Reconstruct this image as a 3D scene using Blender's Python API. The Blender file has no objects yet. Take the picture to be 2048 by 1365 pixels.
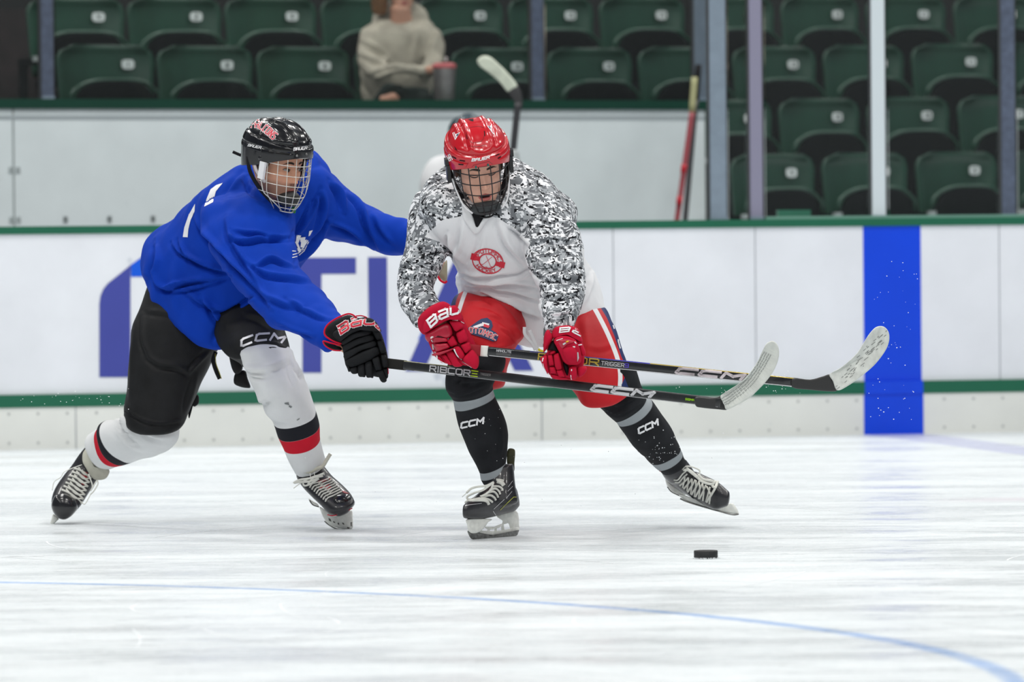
import bpy, bmesh, math, random
import numpy as np
from mathutils import Vector, Matrix, noise
from mathutils.bvhtree import BVHTree

random.seed(7); np.random.seed(7)
sc = bpy.context.scene
COL = sc.collection

# ------------------------------------------------------------------ camera
F = 11378.0            # focal length in pixels of the 2048 wide frame (200 mm lens)
CAMZ = 1.09
PITCH = math.atan(247.5 / F); ROLL = math.radians(0.53)
fw = Vector((0, math.cos(PITCH), -math.sin(PITCH)))
r0 = Vector((1, 0, 0)); u0 = r0.cross(fw)
rt = (r0 * math.cos(ROLL) - u0 * math.sin(ROLL)).normalized()
up = rt.cross(fw).normalized()
CP = Vector((0, 0, CAMZ))
cam_d = bpy.data.cameras.new('camera'); cam = bpy.data.objects.new('camera', cam_d); COL.objects.link(cam)
m = Matrix.Identity(4)
for i in range(3):
    m[i][0] = rt[i]; m[i][1] = up[i]; m[i][2] = -fw[i]; m[i][3] = CP[i]
cam.matrix_world = m
cam_d.sensor_width = 36; cam_d.lens = F * 36 / 2048
cam_d.clip_start = 0.5; cam_d.clip_end = 300
cam_d.dof.use_dof = True; cam_d.dof.focus_distance = 19.3; cam_d.dof.aperture_fstop = 4.2
sc.camera = cam
# ------------------------------------------------------------------ world, lamps, exposure
w = bpy.data.worlds.new('arena_air'); sc.world = w; w.use_nodes = True
w.node_tree.nodes['Background'].inputs[0].default_value = (.78, .88, 1, 1)
w.node_tree.nodes['Background'].inputs[1].default_value = 0.165
k = 0
for iy, y in enumerate((5, 11, 17, 23, 29, 35)):  # farthest row, above the stands, is added to brighten the seat tops
    for x in (-8, -2.7, 2.7, 8):
        L = bpy.data.lights.new('arena_lamp', 'AREA'); L.shape = 'RECTANGLE'; L.size = 1.3; L.size_y = .7
        L.energy = 196; L.color = (1, .985, .95)
        o = bpy.data.objects.new('arena_lamp', L); o.location = (x, y, 9.5); COL.objects.link(o); k += 1
vs = sc.view_settings
vs.view_transform = 'Standard'; vs.look = 'None'; vs.gamma = 1; vs.use_curve_mapping = False
vs.exposure = 0.0

# ------------------------------------------------------------------ projection helpers
RT = np.array(rt); UP = np.array(up); FW = np.array(fw); CPN = np.array(CP)
def at(px, py, Y):
    """world point on depth plane y=Y seen at photo pixel"""
    d = FW + RT * ((px - 1024) / F) - UP * ((py - 682.5) / F)
    return CPN + d * (Y / d[1])
def ground(px, py, z=0.0):
    d = FW + RT * ((px - 1024) / F) - UP * ((py - 682.5) / F)
    return CPN + d * ((z - CAMZ) / d[2])
def proj(V):
    V = np.asarray(V, float) - CPN
    dz = V @ FW
    return np.stack([1024 + F * (V @ RT) / dz, 682.5 - F * (V @ UP) / dz], -1)
def Z(ox, oy, s, pts):
    return [(ox + x / s, oy + y / s) for x, y in pts]

# ------------------------------------------------------------------ materials
def mat(name, col, rough=.6, metal=0., spec=.5, bump=0., bscale=200., coat=0., sheen=0., var=0., vscale=8., emis=None, trans=None):
    M = bpy.data.materials.new(name); M.use_nodes = True
    nt = M.node_tree; b = nt.nodes['Principled BSDF']
    b.inputs['Base Color'].default_value = (*col, 1); b.inputs['Roughness'].default_value = rough
    b.inputs['Metallic'].default_value = metal; b.inputs['Specular IOR Level'].default_value = spec
    b.inputs['Coat Weight'].default_value = coat; b.inputs['Coat Roughness'].default_value = .08
    b.inputs['Sheen Weight'].default_value = sheen
    tc = nt.nodes.new('ShaderNodeTexCoord')
    if var > 0:
        n = nt.nodes.new('ShaderNodeTexNoise'); n.inputs['Scale'].default_value = vscale; n.inputs['Detail'].default_value = 5
        nt.links.new(tc.outputs['Object'], n.inputs['Vector'])
        mr = nt.nodes.new('ShaderNodeMapRange'); mr.inputs[1].default_value = .3; mr.inputs[2].default_value = .7
        mr.inputs[3].default_value = 1 - var; mr.inputs[4].default_value = 1 + var * .5
        nt.links.new(n.outputs[0], mr.inputs[0])
        mx = nt.nodes.new('ShaderNodeMix'); mx.data_type = 'RGBA'; mx.blend_type = 'MULTIPLY'; mx.inputs[0].default_value = 1
        mx.inputs[6].default_value = (*col, 1); nt.links.new(mr.outputs[0], mx.inputs[7])
        nt.links.new(mx.outputs[2], b.inputs['Base Color'])
    if bump > 0:
        n = nt.nodes.new('ShaderNodeTexNoise'); n.inputs['Scale'].default_value = bscale; n.inputs['Detail'].default_value = 3
        nt.links.new(tc.outputs['Object'], n.inputs['Vector'])
        bp = nt.nodes.new('ShaderNodeBump'); bp.inputs['Strength'].default_value = bump; bp.inputs['Distance'].default_value = .002
        nt.links.new(n.outputs[0], bp.inputs['Height']); nt.links.new(bp.outputs[0], b.inputs['Normal'])
    return M
def base_socket(M):
    return M.node_tree.nodes['Principled BSDF'].inputs['Base Color']
def add_mask(M, attr, col, soft=.4, invert=False):
    """mix colour where float attribute > 0"""
    nt = M.node_tree; b = base_socket(M)
    a = nt.nodes.new('ShaderNodeAttribute'); a.attribute_name = attr
    mr = nt.nodes.new('ShaderNodeMapRange'); mr.inputs[1].default_value = -soft; mr.inputs[2].default_value = soft
    nt.links.new(a.outputs['Fac'], mr.inputs[0])
    mx = nt.nodes.new('ShaderNodeMix'); mx.data_type = 'RGBA'
    nt.links.new(mr.outputs[0], mx.inputs[0])
    if b.is_linked:
        nt.links.new(b.links[0].from_socket, mx.inputs[6])
    else:
        mx.inputs[6].default_value = b.default_value
    mx.inputs[7].default_value = (*col, 1)
    nt.links.new(mx.outputs[2], b)
    return mx
def s2l(r, g, b):
    f = lambda c: (c / 255 / 12.92) if c <= 10 else ((c / 255 + .055) / 1.055) ** 2.4
    return (f(r), f(g), f(b))

# ------------------------------------------------------------------ object helpers
ORG = {}
def empty(name, loc, label, cat, group=None):
    o = bpy.data.objects.new(name, None); COL.objects.link(o); o.location = loc
    o.empty_display_size = .1
    o['label'] = label; o['category'] = cat
    if group: o['group'] = group
    ORG[o.name] = np.array(loc, float)
    return o
def org(o):
    return ORG.get(o.name, np.zeros(3))
def put(name, V, Fc, M, parent=None, smooth=True, attrs=None, origin=None):
    V = np.asarray(V, float)
    me = bpy.data.meshes.new(name)
    off = org(parent) if parent is not None else (np.array(origin, float) if origin is not None else np.zeros(3))
    me.from_pydata((V - off).tolist(), [], [tuple(int(i) for i in f) for f in Fc])
    me.validate(); me.update()
    if M is not None: me.materials.append(M)
    if smooth: me.polygons.foreach_set('use_smooth', [True] * len(me.polygons))
    o = bpy.data.objects.new(name, me); COL.objects.link(o)
    if parent is not None: o.parent = parent
    elif origin is not None: o.location = origin
    ORG[o.name] = off
    if attrs:
        for k_, v_ in attrs.items(): set_attr(o, k_, v_)
    return o
def set_attr(o, k_, v_):
    a = o.data.attributes.new(k_, 'FLOAT', 'POINT'); a.data.foreach_set('value', np.asarray(v_, dtype=np.float32))
def wverts(o):
    n = len(o.data.vertices); a = np.empty(n * 3); o.data.vertices.foreach_get('co', a)
    return a.reshape(-1, 3) + org(o)
def set_wverts(o, V):
    o.data.vertices.foreach_set('co', (V - org(o)).ravel()); o.data.update()
def normals(o):
    n = len(o.data.vertices); a = np.empty(n * 3); o.data.vertices.foreach_get('normal', a)
    return a.reshape(-1, 3)
def tag(o, label, cat, group=None, kind=None):
    o['label'] = label; o['category'] = cat
    if group: o['group'] = group
    if kind: o['kind'] = kind
    return o
def struct(o):
    o['kind'] = 'structure'; return o

class MB:
    def __init__(s): s.V = []; s.F = []
    def add(s, V, Fc):
        k_ = len(s.V); s.V += [tuple(v) for v in V]; s.F += [tuple(i + k_ for i in f) for f in Fc]; return s
    def box(s, c, size, ax=None):
        """box at centre c, half sizes along axes ax (3 unit vectors)"""
        ax = ax or ((1, 0, 0), (0, 1, 0), (0, 0, 1)); A = [np.array(a, float) * h for a, h in zip(ax, size)]
        c = np.array(c, float); V = []
        for i in (-1, 1):
            for j in (-1, 1):
                for l in (-1, 1): V.append(c + A[0] * i + A[1] * j + A[2] * l)
        return s.add(V, [(0, 1, 3, 2), (4, 6, 7, 5), (0, 4, 5, 1), (2, 3, 7, 6), (0, 2, 6, 4), (1, 5, 7, 3)])
    def put(s, name, M, parent=None, smooth=True, **k_): return put(name, s.V, s.F, M, parent, smooth, **k_)

def catmull(P, t):
    """P (n,d) control values; t float array in 0..n-1"""
    P = np.asarray(P, float); n = len(P)
    t = np.clip(np.asarray(t, float), 0, n - 1 - 1e-9); i = t.astype(int); f = (t - i)[:, None]
    p1 = P[i]; p2 = P[np.minimum(i + 1, n - 1)]
    p0 = np.where((i > 0)[:, None], P[np.maximum(i - 1, 0)], 2 * p1 - p2)
    p3 = np.where((i + 2 < n)[:, None], P[np.minimum(i + 2, n - 1)], 2 * p2 - p1)
    return .5 * (2 * p1 + (p2 - p0) * f + (2 * p0 - 5 * p1 + 4 * p2 - p3) * f ** 2 + (3 * p1 - p0 - 3 * p2 + p3) * f ** 3)
def closed_curve(P, per=6):
    P = np.asarray(P, float); n = len(P); out = []
    for i in range(n):
        p0, p1, p2, p3 = P[i - 1], P[i], P[(i + 1) % n], P[(i + 2) % n]
        for k_ in range(per):
            f = k_ / per
            out.append(.5 * (2 * p1 + (p2 - p0) * f + (2 * p0 - 5 * p1 + 4 * p2 - p3) * f ** 2 + (3 * p1 - p0 - 3 * p2 + p3) * f ** 3))
    return np.array(out)

def loft(rings, seg=40, sub=5, e=.85, scale=1., cap=True, bs=1.):
    """rings: (Lx,Ly,Rx,Ry,Fx|None,Fy|None,Y,b).  Silhouette points L,R at depth Y, front point F at depth Y-b.
    returns V,F,ring parameter per vertex"""
    ctl = []
    for (lx, ly, rx, ry, fx, fy, Y, b) in rings:
        cx, cy = (lx + rx) / 2, (ly + ry) / 2
        if fx is None: fx, fy = cx, cy
        ctl.append((lx, ly, rx, ry, fx - cx, fy - cy, Y, b))
    n = len(ctl); ts = np.linspace(0, n - 1, (n - 1) * sub + 1)
    C = catmull(ctl, ts)
    th = np.linspace(0, 2 * math.pi, seg, endpoint=False)
    ct = np.sign(np.cos(th)) * np.abs(np.cos(th)) ** e; st = np.sign(np.sin(th)) * np.abs(np.sin(th)) ** e
    V = []; par = []
    ringsV = []
    for q, t in zip(C, ts):
        Lp = at(q[0], q[1], q[6]); Rp = at(q[2], q[3], q[6]); c = (Lp + Rp) / 2
        Fp = at((q[0] + q[2]) / 2 + q[4], (q[1] + q[3]) / 2 + q[5], q[6] - q[7] * bs)
        u = (Rp - Lp) / 2 * scale; d = (Fp - c) * scale
        r = c + np.outer(ct, u) + np.outer(st, d)
        ringsV.append(r); par.append(t)
    if cap:
        for endi, sg in ((0, -1), (-1, 1)):
            r = ringsV[endi]; nb = ringsV[1 if endi == 0 else -2]; c = r.mean(0); cn = nb.mean(0)
            ax = (c - cn); ln = np.linalg.norm(ax); ax = ax / (ln + 1e-9)
            R = np.linalg.norm(r - c, axis=1).min() * .35
            ex = [c + (r - c) * s_ + ax * R * h_ for s_, h_ in ((.92, .45), (.72, .8), (.4, 1.), (.08, 1.08))]
            tt = par[endi]
            if endi == 0: ringsV = ex[::-1] + ringsV; par = [tt] * 4 + par
            else: ringsV = ringsV + ex; par = par + [tt] * 4
    m_ = len(ringsV); V = np.concatenate(ringsV); Fc = []
    for i in range(m_ - 1):
        for j in range(seg):
            a = i * seg + j; b_ = i * seg + (j + 1) % seg
            Fc.append((a, b_, b_ + seg, a + seg))
    Fc.append(tuple(range(seg))[::-1]); Fc.append(tuple(range((m_ - 1) * seg, m_ * seg)))
    return V, Fc, np.repeat(np.array(par), seg)

def fix_normals(o):
    bm = bmesh.new(); bm.from_mesh(o.data); bmesh.ops.recalc_face_normals(bm, faces=bm.faces); bm.to_mesh(o.data); bm.free(); o.data.update()

def fuse(name, parts, M, parent, voxel=.006, smooth=4, factor=.5):
    mb = MB()
    for V, Fc in parts: mb.add(V, Fc)
    t = mb.put('tmp', None); fix_normals(t)
    r = t.modifiers.new('r', 'REMESH'); r.mode = 'VOXEL'; r.voxel_size = voxel; r.use_smooth_shade = True
    if smooth:
        s_ = t.modifiers.new('s', 'SMOOTH'); s_.iterations = smooth; s_.factor = factor
    dg = bpy.context.evaluated_depsgraph_get(); ev = t.evaluated_get(dg); me = ev.to_mesh()
    n = len(me.vertices); a = np.empty(n * 3); me.vertices.foreach_get('co', a); V = a.reshape(-1, 3)
    Fc = [tuple(p.vertices) for p in me.polygons]
    ev.to_mesh_clear(); bpy.data.objects.remove(t, do_unlink=True)
    return put(name, V, Fc, M, parent)

def seg_dist(P, A, B):
    d = B - A; L2 = (d ** 2).sum() + 1e-9
    t = ((P - A) @ d) / L2; tc = np.clip(t, 0, 1)
    q = A + tc[:, None] * d; v = P - q
    sgn = np.sign(d[0] * (P[:, 1] - A[1]) - d[1] * (P[:, 0] - A[0]))
    return np.sqrt((v ** 2).sum(1)), sgn, tc
def poly_dist(P, pts):
    best = np.full(len(P), 1e9); sg = np.ones(len(P)); tt = np.zeros(len(P)); n = len(pts) - 1
    for i in range(n):
        d, s_, t = seg_dist(P, np.array(pts[i], float), np.array(pts[i + 1], float))
        mk = d < best; best[mk] = d[mk]; sg[mk] = s_[mk]; tt[mk] = (i + t[mk]) / n
    return best, sg, tt
def inside(P, poly):
    poly = np.asarray(poly, float); n = len(poly); c = np.zeros(len(P), bool)
    for i in range(n):
        x1, y1 = poly[i]; x2, y2 = poly[(i + 1) % n]
        if y1 == y2: continue
        cond = ((y1 > P[:, 1]) != (y2 > P[:, 1])) & (P[:, 0] < (x2 - x1) * (P[:, 1] - y1) / (y2 - y1) + x1)
        c ^= cond
    return c
def sdf(P, poly):
    d, _, _ = poly_dist(P, list(poly) + [poly[0]])
    return np.where(inside(P, poly), d, -d)

def wrinkle(o, folds, amp_noise=.002, stretch=(30, 30, 12), detail=True, seedv=0.):
    """folds: (polyline px, width px, ridge m, valley m)"""
    V = wverts(o); N = normals(o); P = proj(V); front = np.clip((-N[:, 1] + .25) / .6, 0, 1)
    D = np.zeros(len(V))
    for pts, wd, rg, vl in folds:
        pc = catmull(pts, np.linspace(0, len(pts) - 1, (len(pts) - 1) * 4 + 1))
        lo = pc.min(0) - wd * 5; hi = pc.max(0) + wd * 5
        mk = np.where((P[:, 0] > lo[0]) & (P[:, 0] < hi[0]) & (P[:, 1] > lo[1]) & (P[:, 1] < hi[1]))[0]
        if not len(mk): continue
        d, s_, t = poly_dist(P[mk], pc); sd = d * s_
        tap = np.sin(np.clip(t, .02, .98) * math.pi) ** .6
        D[mk] += tap * (rg * np.exp(-(sd / wd) ** 2) - vl * np.exp(-((sd - 1.5 * wd) / (.8 * wd)) ** 2)) * front[mk]
    if amp_noise:
        sx, sy, sz = stretch
        for i, v in enumerate(V):
            D[i] += amp_noise * (noise.noise(Vector((v[0] * sx + seedv, v[1] * sy, v[2] * sz))) + .45 * noise.noise(Vector((v[0] * sx * .4 + 9, v[1] * sy * .4, v[2] * sz * .45 + seedv))) * 2)
    set_wverts(o, V + N * D[:, None])

def puff(poly, Y, th, p=2.5, smooth=True, back=.6, per=5, rings=7, lean=None, tip=None):
    """pillow with the outline poly (px) at depth Y (float or per point), front thickness th"""
    poly = np.asarray(poly, float); Ys = np.full(len(poly), Y, float) if np.isscalar(Y) else np.asarray(Y, float)
    q = np.concatenate([poly, Ys[:, None]], 1)
    q = closed_curve(q, per) if smooth else np.concatenate([q[i] + (q[(i + 1) % len(q)] - q[i]) * np.linspace(0, 1, per, endpoint=False)[:, None] for i in range(len(q))])
    O = np.array([at(a, b, c) for a, b, c in q]); c = O.mean(0); n = len(O)
    V = []; ss = 1 - np.linspace(0, 1, rings) ** 1.6
    for s_ in ss[:-1]: V.append(c + (O - c) * s_ + np.array([0, -th * (1 - s_ ** p) ** (1 / p), 0]))
    V = [np.concatenate(V)]; nf = rings - 1
    V.append((c + np.array([0, -th, 0]))[None]); ci = nf * n
    k0 = ci + 1; B = []
    for s_ in ss[1:-1]: B.append(c + (O - c) * s_ + np.array([0, th * back * (1 - s_ ** p) ** (1 / p), 0]))
    nb = len(B); V += B; V.append((c + np.array([0, th * back, 0]))[None])
    V = np.concatenate(V); Fc = []
    for i in range(nf - 1):
        for j in range(n): Fc.append((i * n + j, i * n + (j + 1) % n, (i + 1) * n + (j + 1) % n, (i + 1) * n + j))
    for j in range(n): Fc.append(((nf - 1) * n + j, (nf - 1) * n + (j + 1) % n, ci))
    idx = [0] + [k0 + i * n for i in range(nb)]
    for i in range(nb):
        for j in range(n): Fc.append((idx[i] + (j + 1) % n, idx[i] + j, idx[i + 1] + j, idx[i + 1] + (j + 1) % n))
    cb = k0 + nb * n
    for j in range(n): Fc.append((idx[-1] + (j + 1) % n, idx[-1] + j, cb))
    return V, Fc
def orient(V, Fc):
    return V, Fc

def tube(P, r, seg=8, flat=1., face=(0, -1, 0), taper=False):
    """tube through world points; flat<1 squeezes along the face direction"""
    P = np.asarray(P, float); n = len(P); V = []
    T = np.gradient(P, axis=0); T /= np.linalg.norm(T, axis=1)[:, None] + 1e-12
    f = np.array(face, float)
    for i in range(n):
        a = np.cross(T[i], f); na = np.linalg.norm(a)
        a = a / na if na > 1e-3 else np.array([1., 0, 0]); b = np.cross(a, T[i])
        rr = r if np.isscalar(r) else r[i]
        if taper and (i == 0 or i == n - 1): rr = rr * .5
        for k_ in range(seg):
            th = 2 * math.pi * k_ / seg
            V.append(P[i] + a * math.cos(th) * rr + b * math.sin(th) * rr * flat)
    Fc = []
    for i in range(n - 1):
        for k_ in range(seg):
            a_ = i * seg + k_; b_ = i * seg + (k_ + 1) % seg
            Fc.append((a_, b_, b_ + seg, a_ + seg))
    Fc.append(tuple(range(seg))[::-1]); Fc.append(tuple(range((n - 1) * seg, n * seg)))
    return np.array(V), Fc
def smooth_line(P, per=5):
    P = np.asarray(P, float); return catmull(P, np.linspace(0, len(P) - 1, (len(P) - 1) * per + 1))

def bvh(objs):
    V = []; Fc = []
    for o in objs:
        k_ = len(V); V += wverts(o).tolist(); Fc += [tuple(i + k_ for i in p.vertices) for p in o.data.polygons]
    return BVHTree.FromPolygons(V, Fc)
def cast(B, px, py, lift=.0015, fallback=None):
    d = FW + RT * ((px - 1024) / F) - UP * ((py - 682.5) / F); d /= np.linalg.norm(d)
    h = B.ray_cast(CP, Vector(d))
    if h[0] is None: return at(px, py, fallback) if fallback else None
    return np.array(h[0]) - d * lift
def decal(name, quads, B, M, parent, lift=.0015, fallback=None, res=3.):
    """quads in px (convex 4 corners) laid on the surfaces of B"""
    V = []; Fc = []
    for q in quads:
        q = np.asarray(q, float)
        nu = max(1, int(math.ceil(max(np.linalg.norm(q[1] - q[0]), np.linalg.norm(q[2] - q[3])) / res)))
        nv = max(1, int(math.ceil(max(np.linalg.norm(q[3] - q[0]), np.linalg.norm(q[2] - q[1])) / res)))
        ids = {}
        for i in range(nu + 1):
            for j in range(nv + 1):
                u, v = i / nu, j / nv
                p = q[0] * (1 - u) * (1 - v) + q[1] * u * (1 - v) + q[2] * u * v + q[3] * (1 - u) * v
                h = cast(B, p[0], p[1], lift, fallback)
                if h is not None: ids[i, j] = len(V); V.append(h)
        for i in range(nu):
            for j in range(nv):
                k4 = [(i, j), (i + 1, j), (i + 1, j + 1), (i, j + 1)]
                if all(k_ in ids for k_ in k4):
                    f = [ids[k_] for k_ in k4]
                    if max(V[a][1] for a in f) - min(V[a][1] for a in f) < .05: Fc.append(f)
    if not Fc: return None
    return put(name, V, Fc, M, parent, smooth=False)
def strokes(lines, wd):
    """polylines px -> quads of width wd"""
    out = []
    for ln in lines:
        ln = [np.array(p, float) for p in ln]
        for a, b in zip(ln[:-1], ln[1:]):
            d = b - a; L_ = np.linalg.norm(d)
            if L_ < 1e-6: continue
            d /= L_; n = np.array([-d[1], d[0]]) * wd / 2; e = d * wd / 2
            out.append([a - e + n, b + e + n, b + e - n, a - e - n])
    return out
def fan(poly):
    poly = [np.array(p, float) for p in poly]; c = sum(poly) / len(poly)
    return [[poly[i], poly[(i + 1) % len(poly)], c, c] for i in range(len(poly))]
# block alphabet, grid 4 wide, 6 high, y up
G = {
 'A': [[(0, 0), (0, 5), (1, 6), (3, 6), (4, 5), (4, 0)], [(0, 2.6), (4, 2.6)]],
 'B': [[(0, 0), (0, 6), (3.4, 6), (4, 5.4), (4, 3.7), (3.4, 3.1), (0, 3.1)], [(3.4, 3.1), (4, 2.5), (4, .6), (3.4, 0), (0, 0)]],
 'C': [[(4, 6), (.8, 6), (0, 5.2), (0, .8), (.8, 0), (4, 0)]],
 'D': [[(0, 0), (0, 6), (3, 6), (4, 5), (4, 1), (3, 0), (0, 0)]],
 'E': [[(4, 6), (0, 6), (0, 0), (4, 0)], [(0, 3), (3.4, 3)]],
 'F': [[(4, 6), (0, 6), (0, 0)], [(0, 3), (3.2, 3)]],
 'G': [[(4, 6), (.8, 6), (0, 5.2), (0, .8), (.8, 0), (4, 0), (4, 2.8), (2.2, 2.8)]],
 'H': [[(0, 0), (0, 6)], [(4, 0), (4, 6)], [(0, 3), (4, 3)]],
 'I': [[(2, 0), (2, 6)]],
 'K': [[(0, 0), (0, 6)], [(4, 6), (.6, 3), (4, 0)]],
 'L': [[(0, 6), (0, 0), (3.8, 0)]],
 'M': [[(0, 0), (0, 6), (2.2, 2.6), (4.4, 6), (4.4, 0)]],
 'N': [[(0, 0), (0, 6), (4, 0), (4, 6)]],
 'O': [[(.8, 0), (0, .8), (0, 5.2), (.8, 6), (3.2, 6), (4, 5.2), (4, .8), (3.2, 0), (.8, 0)]],
 'P': [[(0, 0), (0, 6), (3.4, 6), (4, 5.2), (4, 3.4), (3.4, 2.7), (0, 2.7)]],
 'R': [[(0, 0), (0, 6), (3.4, 6), (4, 5.2), (4, 3.5), (3.4, 2.8), (0, 2.8)], [(2.2, 2.8), (4, 0)]],
 'S': [[(4, 6), (.8, 6), (0, 5.2), (0, 3.8), (.8, 3), (3.2, 3), (4, 2.2), (4, .8), (3.2, 0), (0, 0)]],
 'T': [[(0, 6), (4, 6)], [(2, 6), (2, 0)]],
 'U': [[(0, 6), (0, .8), (.8, 0), (3.2, 0), (4, .8), (4, 6)]],
 'V': [[(0, 6), (2, 0), (4, 6)]],
 'X': [[(0, 0), (4, 6)], [(0, 6), (4, 0)]],
 'Y': [[(0, 6), (2, 3), (4, 6)], [(2, 3), (2, 0)]],
 '=': [[(0, 6), (4, 6)], [(.6, 3), (3.6, 3)], [(0, 0), (4, 0)]],
 'a': [[(.4, 6), (3.2, 6), (4, 5.2), (4, 0), (.8, 0), (0, .8), (0, 2.4), (.8, 3), (4, 3)]],
 '0': [[(0, 0), (0, 6), (4, 6), (4, 0), (0, 0)]], '1': [[(2, 0), (2, 6)]],
 '2': [[(0, 6), (4, 6), (4, 3), (0, 3), (0, 0), (4, 0)]], '3': [[(0, 6), (4, 6), (4, 0), (0, 0)], [(1, 3), (4, 3)]],
 '4': [[(0, 6), (0, 3), (4, 3)], [(4, 6), (4, 0)]], '5': [[(4, 6), (0, 6), (0, 3), (4, 3), (4, 0), (0, 0)]],
 '6': [[(4, 6), (0, 6), (0, 0), (4, 0), (4, 3), (0, 3)]], '7': [[(0, 6), (4, 6), (2, 0)]],
 '8': [[(0, 0), (0, 6), (4, 6), (4, 0), (0, 0)], [(0, 3), (4, 3)]], '9': [[(4, 3), (0, 3), (0, 6), (4, 6), (4, 0), (0, 0)]],
}
def text_quads(s, base, height, wd, shear=0., wide=1., gap=1.6, perp=None):
    """text along the baseline polyline base (px); height px; wd stroke px"""
    base = smooth_line(base, 8) if len(base) > 2 else np.array(base, float)
    L_ = np.concatenate([[0], np.cumsum(np.linalg.norm(np.diff(base, axis=0), axis=1))])
    tot = sum(((4.4 if c == 'M' else (0.6 if c == 'I' else 4)) * wide + gap) for c in s) - gap
    sc_ = L_[-1] / tot; lines = []; x = 0
    for c in s:
        cw = 4.4 if c == 'M' else (0.6 if c == 'I' else 4)
        if c in G:
            for ln in G[c]:
                if c == 'I': ln = [(.3, a[1]) for a in ln]
                o = []
                # densify long strokes so that they follow the curve
                for (gx, gy) in ln:
                    X = (x + gx * wide) * sc_; Yh = gy / 6 * height; X += Yh * shear
                    px = np.interp(X, L_, base[:, 0]); py = np.interp(X, L_, base[:, 1])
                    dx = np.interp(X + 1, L_, base[:, 0]) - np.interp(X - 1, L_, base[:, 0]); dy = np.interp(X + 1, L_, base[:, 1]) - np.interp(X - 1, L_, base[:, 1])
                    if X > L_[-1] - 1: dx, dy = base[-1] - base[-2]
                    if X > L_[-1]:
                        q = base[-1] - base[-2]; q = q / np.linalg.norm(q); px += q[0] * (X - L_[-1]); py += q[1] * (X - L_[-1])
                    n = np.array([dy, -dx]); n = n / (np.linalg.norm(n) + 1e-9) if perp is None else np.array(perp)
                    o.append((px + n[0] * Yh, py + n[1] * Yh))
                lines.append(o)
        x += cw * wide + gap
    return strokes(lines, wd)

# ================================================================== RINK AND STANDS
# dasher boards run from BL (left edge of the photo) to BR (right edge)
BL = ground(0, 900); BR = ground(2048, 864)
ub = (BR - BL); ub /= np.linalg.norm(ub); nb_ = np.array([ub[1], -ub[0], 0])   # nb_ points to the rink
zz = np.array([0, 0, 1.])
def bpt(px, z=0., out=0.):
    """point on the boards' front plane below pixel column px at height z"""
    d = FW + RT * ((px - 1024) / F) - UP * ((600 - 682.5) / F)
    t = ((BL - CPN) @ nb_ + out) / (d @ nb_); p = CPN + d * t; p[2] = z
    return p
def board_box(px0, px1, z0, z1, out0, out1, mb=None):
    a, b = bpt(px0), bpt(px1); c = (a + b) / 2 + nb_ * (out0 + out1) / 2; c[2] = (z0 + z1) / 2
    return (mb or MB()).box(c, (np.linalg.norm(b - a) / 2, abs(out1 - out0) / 2, (z1 - z0) / 2), (ub, nb_, zz))

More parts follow.
